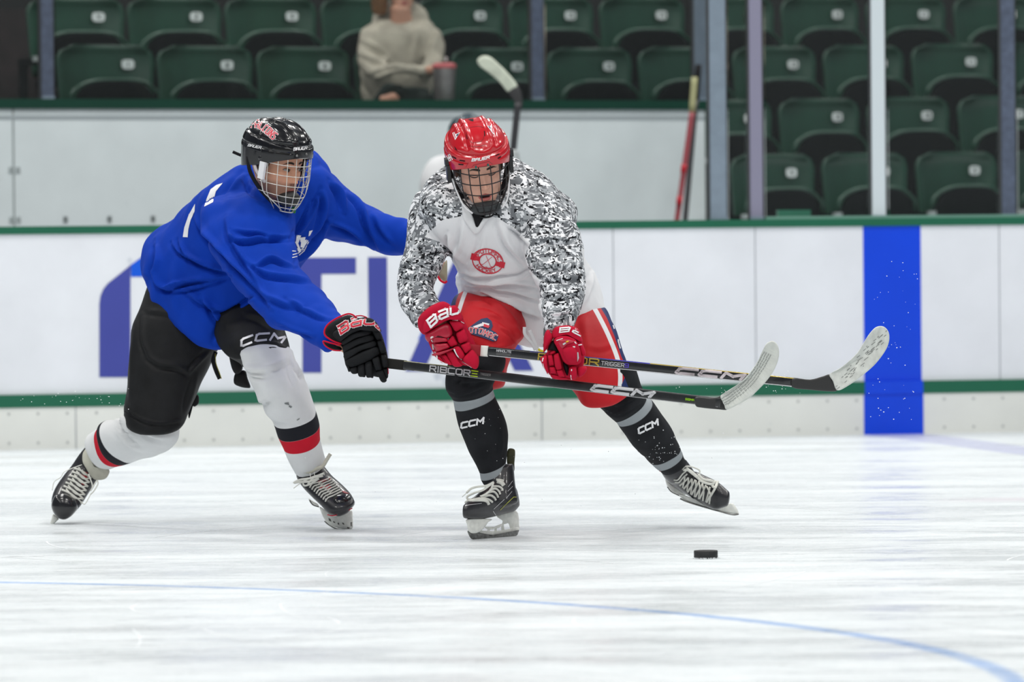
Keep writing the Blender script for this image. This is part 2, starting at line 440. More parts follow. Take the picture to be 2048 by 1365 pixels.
# ---- ice
def ice_material():
    M = bpy.data.materials.new('ice'); M.use_nodes = True; nt = M.node_tree; b = nt.nodes['Principled BSDF']; ln = nt.links.new
    tc = nt.nodes.new('ShaderNodeTexCoord')
    def nz(scale, sx, sy, det=6, rough=.6):
        mp = nt.nodes.new('ShaderNodeMapping'); mp.inputs['Scale'].default_value = (sx, sy, 1)
        n = nt.nodes.new('ShaderNodeTexNoise'); n.inputs['Scale'].default_value = scale; n.inputs['Detail'].default_value = det; n.inputs['Roughness'].default_value = rough
        ln(tc.outputs['Object'], mp.inputs[0]); ln(mp.outputs[0], n.inputs[0]); return n.outputs[0]
    def rng(s_, a, b_, c, d):
        r = nt.nodes.new('ShaderNodeMapRange'); r.inputs[1].default_value = a; r.inputs[2].default_value = b_; r.inputs[3].default_value = c; r.inputs[4].default_value = d
        ln(s_, r.inputs[0]); return r.outputs[0]
    def mth(op, x, y):
        r = nt.nodes.new('ShaderNodeMath'); r.operation = op
        for i, v in enumerate((x, y)):
            if isinstance(v, (int, float)): r.inputs[i].default_value = v
            else: ln(v, r.inputs[i])
        return r.outputs[0]
    big = nz(.9, .5, .9, 4); fine = nz(15, 1.1, .5, 8, .82); grain = nz(85, 1.2, .22, 4, .8)
    scr = rng(nz(16, .35, 1.6, 4, .8), .57, .63, 0, 1)
    t = mth('ADD', mth('MULTIPLY', big, .16), mth('ADD', mth('MULTIPLY', fine, .46), mth('MULTIPLY', grain, .38)))
    f = rng(t, .37, .60, 0, 1)
    mx = nt.nodes.new('ShaderNodeMix'); mx.data_type = 'RGBA'; ln(f, mx.inputs[0])
    mx.inputs[6].default_value = (.60, .65, .67, 1); mx.inputs[7].default_value = (.74, .77, .785, 1)
    # painted lines under the ice: a thin blue circle, the blue line, a faint red line far off
    sep = nt.nodes.new('ShaderNodeSeparateXYZ'); ln(tc.outputs['Object'], sep.inputs[0])
    X, Y = sep.outputs[0], sep.outputs[1]
    def line(dist, half, soft): return rng(dist, half - soft, half + soft, 1, 0)
    cx, cy, R = CIRC
    dx = mth('SUBTRACT', X, cx); dy = mth('SUBTRACT', Y, cy)
    d = mth('ABSOLUTE', mth('SUBTRACT', mth('SQRT', mth('ADD', mth('MULTIPLY', dx, dx), mth('MULTIPLY', dy, dy)), 0), R), 0)
    c1 = mth('MULTIPLY', line(d, .03, .012), rng(fine, .3, .6, 1., .55))
    pc = bpt(1787); du = mth('ABSOLUTE', mth('SUBTRACT', mth('ADD', mth('MULTIPLY', X, float(ub[0])), mth('MULTIPLY', Y, float(ub[1]))), float(pc[0] * ub[0] + pc[1] * ub[1])), 0)
    c2 = mth('MULTIPLY', line(du, .15, .02), .42)
    pr = ground(1985, 1000)
    dr = mth('ABSOLUTE', mth('SUBTRACT', Y, float(pr[1])), 0)
    c3 = mth('MULTIPLY', mth('MULTIPLY', line(dr, .14, .12), rng(X, float(pr[0]) - .25, float(pr[0]) - .02, 0, 1)), .28)
    def over(prev, fac, col):
        q = nt.nodes.new('ShaderNodeMix'); q.data_type = 'RGBA'; ln(fac, q.inputs[0]); ln(prev, q.inputs[6]); q.inputs[7].default_value = (*col, 1); return q.outputs[2]
    c = over(mx.outputs[2], c1, s2l(120, 158, 210)); c = over(c, c2, s2l(140, 140, 195)); c = over(c, c3, s2l(190, 165, 180))
    c = over(c, mth('MULTIPLY', scr, .3), (.80, .83, .85))
    ln(c, b.inputs['Base Color'])
    wet = rng(mth('ADD', mth('MULTIPLY', nz(2.3, .35, 1.1, 5, .6), .6), mth('MULTIPLY', nz(22, .25, 1.3, 6, .8), .4)), .44, .60, 1, 0)
    ln(rng(wet, 0, 1, .62, .22), b.inputs['Roughness']); ln(rng(wet, 0, 1, .06, .36), b.inputs['Specular IOR Level'])
    b.inputs['IOR'].default_value = 1.31
    bp = nt.nodes.new('ShaderNodeBump'); bp.inputs['Strength'].default_value = .16; bp.inputs['Distance'].default_value = .002
    ln(mth('ADD', fine, mth('MULTIPLY', scr, .6)), bp.inputs['Height']); ln(bp.outputs[0], b.inputs['Normal'])
    return M
# circle centre fitted to the arc seen in the photo
_p = [ground(*q)[:2] for q in ((0, 1166), (1024, 1198), (1500, 1252), (2040, 1350))]
_A = np.array([[2 * x, 2 * y, 1] for x, y in _p]); _b = np.array([x * x + y * y for x, y in _p])
_s = np.linalg.lstsq(_A, _b, rcond=None)[0]; CIRC = (float(_s[0]), float(_s[1]), float(math.sqrt(_s[2] + _s[0] ** 2 + _s[1] ** 2)))
print('circle', CIRC)
M_ice = ice_material()
struct(put('floor', [(-16, -3, 0), (16, -3, 0), (16, 34, 0), (-16, 34, 0)], [(0, 1, 2, 3)], M_ice, smooth=False))
M_frame_grey = mat('painted_steel', (.1, .1, .11), .5)

# ---- dasher boards
def hdpe(name, col, rough=.35, marks=.0):
    M = mat(name, col, rough, spec=.4, var=.06, vscale=3)
    if marks:
        nt = M.node_tree; tc = nt.nodes.new('ShaderNodeTexCoord'); n = nt.nodes.new('ShaderNodeTexNoise')
        n.inputs['Scale'].default_value = 7; n.inputs['Detail'].default_value = 2
        mp = nt.nodes.new('ShaderNodeMapping'); mp.inputs['Scale'].default_value = (1, 1, .8)
        nt.links.new(tc.outputs['Object'], mp.inputs[0]); nt.links.new(mp.outputs[0], n.inputs[0])
        r = nt.nodes.new('ShaderNodeMapRange'); r.inputs[1].default_value = .72; r.inputs[2].default_value = .78; r.inputs[4].default_value = marks
        nt.links.new(n.outputs[0], r.inputs[0]); b = base_socket(M)
        mx = nt.nodes.new('ShaderNodeMix'); mx.data_type = 'RGBA'; nt.links.new(r.outputs[0], mx.inputs[0]); nt.links.new(b.links[0].from_socket, mx.inputs[6])
        mx.inputs[7].default_value = (.25, .3, .4, 1); nt.links.new(mx.outputs[2], b)
    return M
M_board = hdpe('white_board_plastic', (.80, .82, .87), .3, .5)
M_kick = hdpe('ivory_kick_plate', (.77, .78, .745), .4, .4)
M_green = hdpe('green_board_plastic', s2l(22, 98, 72), .4)
M_dgreen = hdpe('dark_green_cap_plastic', s2l(14, 62, 48), .4)
M_blue = hdpe('blue_line_plastic', s2l(0, 68, 222), .35)
M_seam = mat('dark_seam', (.28, .3, .33), .7)
X0, X1 = -3600, 5200
wall_b = struct(board_box(X0, X1, .0, 1.03, -.10, .0).put('wall_boards', M_board, smooth=False))
struct(board_box(X0, X1, .0, .200, -.01, .018).put('baseboard_boards', M_kick, smooth=False))
struct(board_box(X0, X1, .200, .262, -.01, .024).put('trim_1', M_green, smooth=False))
struct(board_box(X0, X1, 1.030, 1.068, -.13, .012).put('trim_2', M_green, smooth=False))
def seam(px, z0=.262, z1=1.03, wpx=2.2):
    o = board_box(px - wpx / 2, px + wpx / 2, z0, z1, -.002, .0015).put('panel_seam', M_seam, wall_b, smooth=False); return o
for q in (1227, 1511, 1999): seam(q, wpx=1.6)
for q in (148, 1080): seam(q, .0, .2, 1.6); 
for c_ in list(wall_b.children)[-2:]:
    V = wverts(c_); set_wverts(c_, V + nb_ * .019)
# bolt heads on the kick plate
mb = MB()
for q in np.arange(15, 2048, 58.5):
    for z in (.03, .17):
        c = bpt(q, z, .019); mb.box(c, (.006, .001, .006), (ub, nb_, zz))
mb.put('bolt_heads', mat('bolt_grey', (.45, .46, .45), .6), wall_b, smooth=False)
blue_stripe = board_box(1724, 1843, 0, .20, .0, .0205).put('blue_line_stripe', M_blue, wall_b, smooth=False)
mb = MB(); board_box(1727, 1842, .262, 1.03, 0, .002, mb); board_box(1726, 1842, .199, .263, 0, .027, mb)
mb.put('blue_line_stripe', M_blue, wall_b, smooth=False)
# large printed letters
B_board = bvh([wall_b])
M_purple = hdpe('purple_print', s2l(66, 74, 160), .35); M_lblue = hdpe('blue_print', s2l(0, 88, 220), .35)
outer = [(198.7, 755), (198.7, 609), (201, 592), (207, 578), (216, 567), (240, 548), (262, 530)]
q = [[(198.7, 755), (261, 755), (261, 609), (198.7, 609)]] + [[outer[i], outer[i + 1], (261, outer[i + 1][1]), (261, outer[i][1])] for i in range(1, 6)]
decal('printed_letter', q, B_board, M_purple, wall_b, .003, res=30)
top = [(262, 530), (280, 517), (296, 506), (312, 498), (330, 496), (400, 496)]
q = [[top[i], top[i + 1], (top[i + 1][0], 554), (top[i][0], 554)] for i in range(5)]
decal('printed_letter', q, B_board, M_lblue, wall_b, .003, res=30)
decal('printed_letter', [[(538, 516.5), (712, 515.5), (712, 548), (538, 549)], [(605, 548), (643, 548), (643, 746), (605, 746)]], B_board, M_purple, wall_b, .003, res=30)
decal('printed_letter', [[(736, 515), (774, 515), (776, 745), (738, 745)]], B_board, M_purple, wall_b, .003, res=30)
decal('printed_letter', [[(911, 514), (951, 514), (848, 743), (811, 743)], [(951, 514), (915, 514), (1029, 742), (1067, 742)], [(868, 663), (1000, 663), (1010, 690), (857, 690)]], B_board, M_purple, wall_b, .003, res=30)
decal('printed_letter', [[(871, 603), (876, 603), (842, 678), (836, 680)]], B_board, M_lblue, wall_b, .003, res=30)

# ---- grey wall behind the players' bench
GL = at(0, 216, 29.6); GR = at(1440, 221, 31.8)
ug = GR - GL; ug[2] = 0; Lg = np.linalg.norm(ug); ug /= Lg; ng = np.array([ug[1], -ug[0], 0])
M_grey = hdpe('light_grey_wall_plastic', s2l(228, 238, 240), .55, .12)
a = GL - ug * 5; b = GR - ug * .1; zt = (GL[2] + GR[2]) / 2
def gbox(a, b, z0, z1, o0, o1, mb=None, dz=0.):
    mb = mb or MB(); k_ = len(mb.V); c = (a + b) / 2 + ng * (o0 + o1) / 2; c = np.array([c[0], c[1], (z0 + z1) / 2])
    mb.box(c, (np.linalg.norm((b - a)[:2]) / 2, abs(o1 - o0) / 2, (z1 - z0) / 2), (ug, ng, zz)); return mb
wall_g = struct(gbox(a, b, .2, GL[2], -.08, 0).put('wall_bench', M_grey, smooth=False))
zc = (at(0, 199, 29.6)[2] + at(1370, 200.5, 31.7)[2]) / 2
struct(gbox(a, b, zt, zc, -.12, .02).put('trim_3', M_dgreen, smooth=False))
def gpt(px, z=0., out=0.):
    d = FW + RT * ((px - 1024) / F) - UP * ((330 - 682.5) / F)
    t = ((GL - CPN) @ ng + out) / (d @ ng); p = CPN + d * t; p[2] = z; return p
for q in (27,):
    gbox(gpt(q - 1.5), gpt(q + 1.5), .3, zt, -.001, .003).put('panel_seam', mat('grey_seam', s2l(150, 160, 160), .7), wall_g, smooth=False)
gbox(a, b, zt - .055, zt - .035, 0, .004).put('scuffed_rail', mat('scuffed_grey', s2l(170, 180, 184), .7), wall_g, smooth=False)
mb = MB()
for q in (22, 36, 130, 218, 305):
    for z in ((1.1 if q > 40 else 1.36), 1.1):
        mb.box(gpt(q, z, .003), (.012, .001, .016), (ug, ng, zz))
mb.put('bolt_heads', mat('bolt_pale', s2l(165, 175, 176), .6), wall_g, smooth=False)
# bench floor and the bench seat
struct(put('floor', [bpt(-200, .02, -.1), bpt(1500, .02, -.1), GR * [1, 1, 0] + [0, 0, .02], (GL - ug * .6) * [1, 1, 0] + [0, 0, .02]], [(0, 1, 2, 3)], mat('rubber_floor', (.03, .03, .03), .9), smooth=False))

# ---- glass
def glass_mat():
    M = bpy.data.materials.new('rink_glass'); M.use_nodes = True; nt = M.node_tree; nt.nodes.clear()
    o = nt.nodes.new('ShaderNodeOutputMaterial'); t = nt.nodes.new('ShaderNodeBsdfTransparent'); g = nt.nodes.new('ShaderNodeBsdfGlossy'); d = nt.nodes.new('ShaderNodeBsdfDiffuse')
    t.inputs[0].default_value = (.93, .955, .95, 1); g.inputs['Roughness'].default_value = .03; d.inputs[0].default_value = (.7, .75, .75, 1)
    f = nt.nodes.new('ShaderNodeFresnel'); f.inputs[0].default_value = 1.17
    m1 = nt.nodes.new('ShaderNodeMixShader'); m2 = nt.nodes.new('ShaderNodeMixShader'); m2.inputs[0].default_value = .012
    nt.links.new(f.outputs[0], m1.inputs[0]); nt.links.new(t.outputs[0], m1.inputs[1]); nt.links.new(g.outputs[0], m1.inputs[2])
    nt.links.new(m1.outputs[0], m2.inputs[1]); nt.links.new(d.outputs[0], m2.inputs[2]); nt.links.new(m2.outputs[0], o.inputs[0]); return M
M_glass = glass_mat()
def alu(name, col, rough=.35, met=.6):
    return mat(name, col, rough, met, var=.1, vscale=20)
M_post_w = mat('white_post_paint', s2l(205, 215, 220), .45); M_post_g = alu('grey_post_aluminium', s2l(150, 165, 180)); M_post_p = mat('lilac_grey_post', s2l(140, 138, 160), .4, .2)
M_post_b = mat('blue_grey_post', s2l(92, 102, 122), .4, .3, var=.25, vscale=30)
def post(px0, px1, M, base, label, top=3.6, depth=.05, normal=None, y=None, box=None):
    c = base; wd = (px1 - px0) / F * c[1] / 2
    mb = MB(); n = normal; ax = np.array([-n[1], n[0], 0]) if n is not None else np.array([1., 0, 0])
    mb.box((c[0], c[1], (c[2] + top) / 2), (wd, depth / 2, (top - c[2]) / 2), (ax, n, zz))
    root = empty('glass_post', tuple(c), label, 'post', 'posts of the rink glass')
    b_ = mb.put('upright', M, root, smooth=False); bv = b_.modifiers.new('b', 'BEVEL'); bv.width = .006; bv.segments = 3
    mb = MB(); mb.box((c[0], c[1] + .0, c[2] + .008), (wd * 1.05, depth / 2 * 1.15, .008), (ax, n, zz)); mb.put('base_plate', M_post_g, root, smooth=False)
    mb = MB()
    for s_ in (-1, 1):
        for z in np.arange(c[2] + .02, top, .02): pass
        cc = np.array([c[0], c[1], 0]) + ax * s_ * (wd + .003); mb.box((cc[0], cc[1], (c[2] + top) / 2), (.004, depth * .3, (top - c[2]) / 2), (ax, n, zz))
    mb.put('rubber_gasket', mat('gasket', (.05, .055, .06), .6), root, smooth=False)
    return root
ztop_b = 1.068
post(1744, 1772, M_post_w, bpt(1757.5, ztop_b, -.05), 'bright white upright post on the boards above the blue stripe', normal=nb_)
post(2003, 2031, M_post_b, bpt(2017, ztop_b, -.05), 'scratched blue-grey upright post near the right end of the boards', normal=nb_)
post(1500, 1526, M_post_p, bpt(1513, ztop_b, -.05), 'narrow lilac-tinted upright post between the seats and the bench corner', normal=nb_)
post(1418, 1452, M_post_g, bpt(1437, ztop_b, -.05), 'wide silver upright post at the right corner of the players bench', normal=nb_)
post(1384, 1412, alu('dull_post', s2l(128, 142, 155)), gpt(1399, zc, -.04), 'grey upright post standing on the far corner of the grey bench wall', normal=ng)
post(1061, 1087, M_post_b, gpt(1074, zc, -.04), 'slim grey-blue post on the bench wall right of the raised stick', normal=ng)
post(80, 106, M_post_b, gpt(94, zc, -.04), 'slim grey-blue post on the bench wall at the far left', normal=ng)
PN = [0]
def pane(p0, p1, z0, z1, n, label):
    a, b = np.array(p0), np.array(p1); ax = (b - a); ax[2] = 0; L_ = np.linalg.norm(ax); ax /= L_; L_ -= .035
    c = (a + b) / 2; mb = MB(); mb.box((c[0], c[1], (z0 + z1) / 2), (L_ / 2, .006, (z1 - z0) / 2), (ax, n, zz))
    PN[0] += 1; o = mb.put('window_%d' % PN[0], M_glass, None, smooth=False, origin=(c[0], c[1], z0)); o['label'] = label; struct(o)
GT = 3.5
g0 = .03
for i, (pa, pb, lb) in enumerate(((1452, 1500, 'narrow clear pane between the wide silver post and the lilac post'), (1526, 1744, 'wide clear pane between the lilac post and the white post'), (1772, 2003, 'clear pane between the white post and the blue-grey post'), (2031, 2700, 'clear pane right of the blue-grey post, at the photo edge'))):
    pane(bpt(pa, 0, -.05), bpt(pb, 0, -.05), ztop_b, GT, nb_, lb)
for pa, pb, lb in ((-1400, 80, 'clear pane on the bench wall left of the leftmost post'), (106, 1061, 'long clear pane on the bench wall in front of the seated spectator'), (1087, 1384, 'clear pane on the bench wall right of the raised stick')):
    pane(gpt(pa, 0, -.04), gpt(pb, 0, -.04), zc, GT, ng, lb)
# light sill strip under the glass on the right
struct(board_box(1536, 2600, 1.068, 1.082, -.10, -.02).put('trim_4', mat('pale_green_sill', s2l(120, 165, 150), .5), smooth=False))
pc = at(1587, 428, 28.9)
mbx = MB(); mbx.box(pc - [0, 0, .0], (.078, .1, .045)); gb = empty('storage_bin', tuple(pc - [0, 0, .4]), 'small green bin peeking above the boards by the lilac post', 'bin')
mb = MB(); mb.box(pc - [0, 0, .2], (.07, .1, .19)); mb.put('bin_body', M_green, gb, smooth=False)
mb = MB(); mb.box(pc + [0, 0, .0], (.082, .11, .02)); o = mb.put('lid', mat('pale_green_lid', s2l(40, 120, 92), .5), gb, smooth=False)

# ---- stands
SE = {1: [1452, 1634, 1821, 2000], 2: [1372, 1548, 1724, 1905, 2090], 3: [110, 310, 508, 703, 896, 1087, 1268, 1456, 1637, 1813, 1993], 4: [51, 251, 445, 636, 830, 1010, 1191, 1374, 1553, 1722, 1897], }
TOP = {1: ([1452, 2000], [308, 302]), 2: ([1372, 2090], [200, 189]), 3: ([110, 500, 1000, 1456, 1637, 1813, 1993], [90, 94, 96.5, 93, 91, 88, 86]), 4: ([51, 2000], [-4, -7])}
def rowY(r, px):
    y3 = 30.9 + (px - 205) * (2.7 / 1695)
    return y3 + (r - 3) * .80
us = np.array([math.cos(math.radians(29)), math.sin(math.radians(29)), 0]); ns = np.array([us[1], -us[0], 0])
M_seat = mat('green_seat_plastic', s2l(26, 66, 50), .33, spec=.6, bump=.08, bscale=300, var=.12, vscale=12)
M_seatd = mat('black_seat_underside', (.004, .005, .006), .9, spec=.08)
M_plate = mat('white_number_plate', (.75, .78, .78), .5); M_digit = mat('dark_digits', (.05, .06, .06), .6); M_cap = mat('grey_arm_cap', (.35, .38, .38), .5)
def seat_local():
    """seat in local coords: x along row, y towards viewer = -y, z up, origin top centre of the backrest"""
    W = .285; parts = {}
    def slab(outline_fn, thick, curve, nz_=14, nx=20, z0=0, z1=-.44):
        V = []; Fc = []
        for side in (0, 1):
            for i in range(nz_ + 1):
                z = z0 + (z1 - z0) * i / nz_
                for j in range(nx + 1):
                    x = -1 + 2 * j / nx; hw, zz_ = outline_fn(i / nz_, x)
                    y = curve(x, i / nz_) + side * thick
                    V.append((x * hw, y, z + zz_))
        n = (nz_ + 1) * (nx + 1)
        for side in (0, 1):
            for i in range(nz_):
                for j in range(nx):
                    a_ = side * n + i * (nx + 1) + j; f = (a_, a_ + 1, a_ + nx + 2, a_ + nx + 1)
                    Fc.append(f if side else f[::-1])
        rim = [j for j in range(nx + 1)] + [i * (nx + 1) + nx for i in range(1, nz_ + 1)] + [nz_ * (nx + 1) + j for j in range(nx - 1, -1, -1)] + [i * (nx + 1) for i in range(nz_ - 1, 0, -1)]
        for a_, b_ in zip(rim, rim[1:] + rim[:1]): Fc.append((a_, b_, b_ + n, a_ + n))
        return V, Fc
    def back_out(v, x):
        r = .10; z = v * .44
        k_ = W if z > r else W - r + math.sqrt(max(0, r * r - (r - z) ** 2))
        return (W - .10 + .10 * math.sqrt(max(0, 1 - (1 - min(1, z / .10)) ** 2))) - .03 * v, 0
    # rolled top edge: shell thickness plus forward lip, dished middle
    V, Fc = slab(back_out, .02, lambda x, v: -.055 * abs(x) ** 3 + .02 * (1 - v) - .028 * math.exp(-(v / .06) ** 2) + .0)
    parts['backrest'] = (V, Fc, M_seat)
    # tipped-up seat pan with a green rolled rim and black underside
    def pan_out(v, x): return (W - .035) * (1 - .10 * (1 - v) ** 2 * 2), -.0 - .055 * (abs(x) ** 4) * (1 - v)
    V, Fc = slab(pan_out, .035, lambda x, v: -.15 - .05 * (1 - v) + .03 * abs(x) ** 2, z0=-.20, z1=-.50)
    parts['seat_pan'] = (V, Fc, M_seatd)
    path = [(x * (W - .035) * .93, -.185 + .03 * abs(x) ** 2, -.196 - .055 * abs(x) ** 4 - (.10 if abs(x) > .97 else 0) * 0) for x in np.linspace(-1, 1, 17)]
    path = [(-(W - .03), -.15, -.33), (-(W - .035), -.158, -.27)] + path + [((W - .035), -.158, -.27), ((W - .03), -.15, -.33)]
    V, Fc = tube(path, .011, 8, 1.)
    parts['pan_rim'] = (V, Fc, M_seat)
    m1 = MB(); m1.box((-W - .012, -.10, -.36), (.012, .12, .02)); m1.box((-W - .012, -.02, -.62), (.014, .03, .26)); m1.box((-W - .012, -.04, -.86), (.02, .09, .01))
    parts['arm_standard'] = (m1.V, m1.F, M_seatd)
    m2 = MB(); m2.box((-W - .012, -.215, -.345), (.024, .012, .014)); parts['armrest_cap'] = (m2.V, m2.F, M_cap)
    return parts
SL = seat_local()
def R_row():
    return Matrix(((us[0], -ns[0], 0, 0), (us[1], -ns[1], 0, 0), (0, 0, 1, 0), (0, 0, 0, 1)))
seat_meshes = {}
for k_, (V, Fc, M) in SL.items():
    o = put(k_, V, Fc, M, None, smooth=(k_ in ('backrest', 'seat_pan', 'pan_rim'))); fix_normals(o); seat_meshes[k_] = o.data; bpy.data.objects.remove(o)
def plate_mesh(txt):
    mb = MB(); n = 16
    w_, h_ = (.036, .026)
    V = [(math.copysign(abs(math.cos(t)) ** .6, math.cos(t)) * w_, -.003, math.copysign(abs(math.sin(t)) ** .6, math.sin(t)) * h_) for t in np.linspace(0, 2 * math.pi, n, endpoint=False)]
    V2 = [(x, .003, z) for x, _, z in V]; mb.add(V + V2, [tuple(range(n)), tuple(range(n, 2 * n))[::-1]] + [(i, (i + 1) % n, n + (i + 1) % n, n + i) for i in range(n)])
    o = mb.put('number_plate', M_plate, None, smooth=False); me = o.data; bpy.data.objects.remove(o)
    qs = text_quads(txt, [(-.018 if len(txt) > 1 else -.007, .013), (.018 if len(txt) > 1 else .007, .013)], .026, .0055); mb = MB()
    for q_ in qs: mb.add([(p[0], -.0042, -p[1]) for p in q_], [(0, 1, 2, 3)])
    o = mb.put('digits', M_digit, None, smooth=False); me2 = o.data; bpy.data.objects.remove(o)
    return me, me2
ORD = ['first', 'second', 'third', 'fourth', 'fifth', 'sixth', 'seventh', 'eighth', 'ninth', 'tenth', 'eleventh']
ROWN = {1: 'lowest row at right', 2: 'second row up at right', 3: 'row just above bench wall', 4: 'top row cut by photo edge'}
plates = {}
for r in (1, 2, 3, 4):
    es = SE[r]
    for i, e0 in enumerate(es):
        wpx = (es[i + 1] - e0) if i + 1 < len(es) else (es[i] - es[i - 1])
        cx = e0 + wpx * .475; Y = rowY(r, cx); tp = np.interp(e0, *TOP[r])
        p = at(cx, tp, Y); root = bpy.data.objects.new('stadium_seat', None); COL.objects.link(root); root.empty_display_size = .1
        mw = R_row(); mw.translation = Vector(p); S = Matrix.Scale((wpx / F * Y) / .545 / 1.0, 4) if False else Matrix.Identity(4)
        sx = (wpx * .955 / F * Y) / (2 * .285 * us[0])
        root.matrix_world = mw @ Matrix.Diagonal((sx, 1, 1, 1)); 
        root['label'] = 'green folding seat, %s from left in the %s' % (ORD[i], ROWN[r]); root['category'] = 'seat'; root['group'] = 'green stadium seats in the stands'
        for k_, me in seat_meshes.items():
            c_ = bpy.data.objects.new(k_, me); COL.objects.link(c_); c_.parent = root
            if r == 3 and i == 3 and k_ in ('seat_pan', 'pan_rim'):   # tipped down under the spectator
                hz0 = Matrix.Translation((0, -.14, -.47)); c_.matrix_local = hz0 @ Matrix.Rotation(math.radians(80), 4, 'X') @ hz0.inverted()
        num = str((i * 7 + r * 3) % 9 + 1) if (r == 3 and i < 3) or (r == 4 and i < 4) or r == 1 else '1' + str((20 - i) % 10)
        if num not in plates: plates[num] = plate_mesh(num)
        me, me2 = plates[num]
        c_ = bpy.data.objects.new('number_plate', me); COL.objects.link(c_); c_.parent = root; c_.location = (.135, -.022, -.105)
        d_ = bpy.data.objects.new('digits', me2); COL.objects.link(d_); d_.parent = c_
# steps of the stands: one structure, below each row
mb = MB(); M_step = mat('dark_concrete', (.008, .008, .01), .95, spec=.05, var=.4, vscale=3)
for r in (0, 1, 2, 3, 4, 5, 6):
    rr = min(max(r, 1), 4); e = SE[rr][-1]; Y = rowY(r, 1000)
    ztop = at(1500, np.interp(1500, *TOP[rr]), rowY(rr, 1500))[2] + (r - rr) * .32
    c = at(1000, 300, Y); c = np.array([c[0], c[1], 0]) - ns * .28
    zf = ztop - .87
    if zf < .05: continue
    mb.box((c[0], c[1], zf / 2 - .0), (9, .46, zf / 2), (us, ns, zz))
struct(mb.put('floor_stands', M_step, smooth=False))
cb = at(1000, 100, 36.5); mb = MB(); mb.box((cb[0], cb[1], 2.5), (12, .1, 3.2), (us, ns, zz)); struct(mb.put('wall_rear', mat('dark_wall', (.006, .006, .007), .9), smooth=False))
# aisle rail and dark stair at the far left
ap = at(40, 60, 31.2)
mb = MB()
for kk in range(4): mb.box((ap[0] - .3, ap[1] + kk * .45, 1.0 + kk * .2), (.42, .22, .1 + kk * .2))
struct(mb.put('floor_aisle', mat('brown_aisle', s2l(36, 26, 28), .9, var=.5, vscale=9), smooth=False))

# ================================================================== PEOPLE: shared builders
def rotM(yaw, pitch, roll, loc, s=1.0):
    return Matrix.Translation(Vector(loc)) @ Matrix.Rotation(math.radians(roll), 4, 'Y') @ Matrix.Rotation(math.radians(yaw), 4, 'Z') @ Matrix.Rotation(math.radians(pitch), 4, 'X') @ Matrix.Scale(s, 4)
def xf(M, V):
    A = np.array(M); return np.asarray(V, float) @ A[:3, :3].T + A[:3, 3]
def gs(x, c, w_): return np.exp(-((x - c) / w_) ** 2)
def sst(x, a, b): t = np.clip((x - a) / (b - a), 0, 1); return t * t * (3 - 2 * t)
HZ = np.array([(-.128, .012, -.066, -.045), (-.122, .026, -.082, -.02), (-.110, .040, -.090, .0), (-.092, .051, -.091, .03), (-.065, .060, -.088, .06), (-.03, .067, -.088, .078), (0, .072, -.087, .09), (.03, .075, -.091, .1), (.06, .077, -.088, .102), (.09, .070, -.072, .09), (.112, .052, -.045, .065), (.124, .025, -.015, .04)])
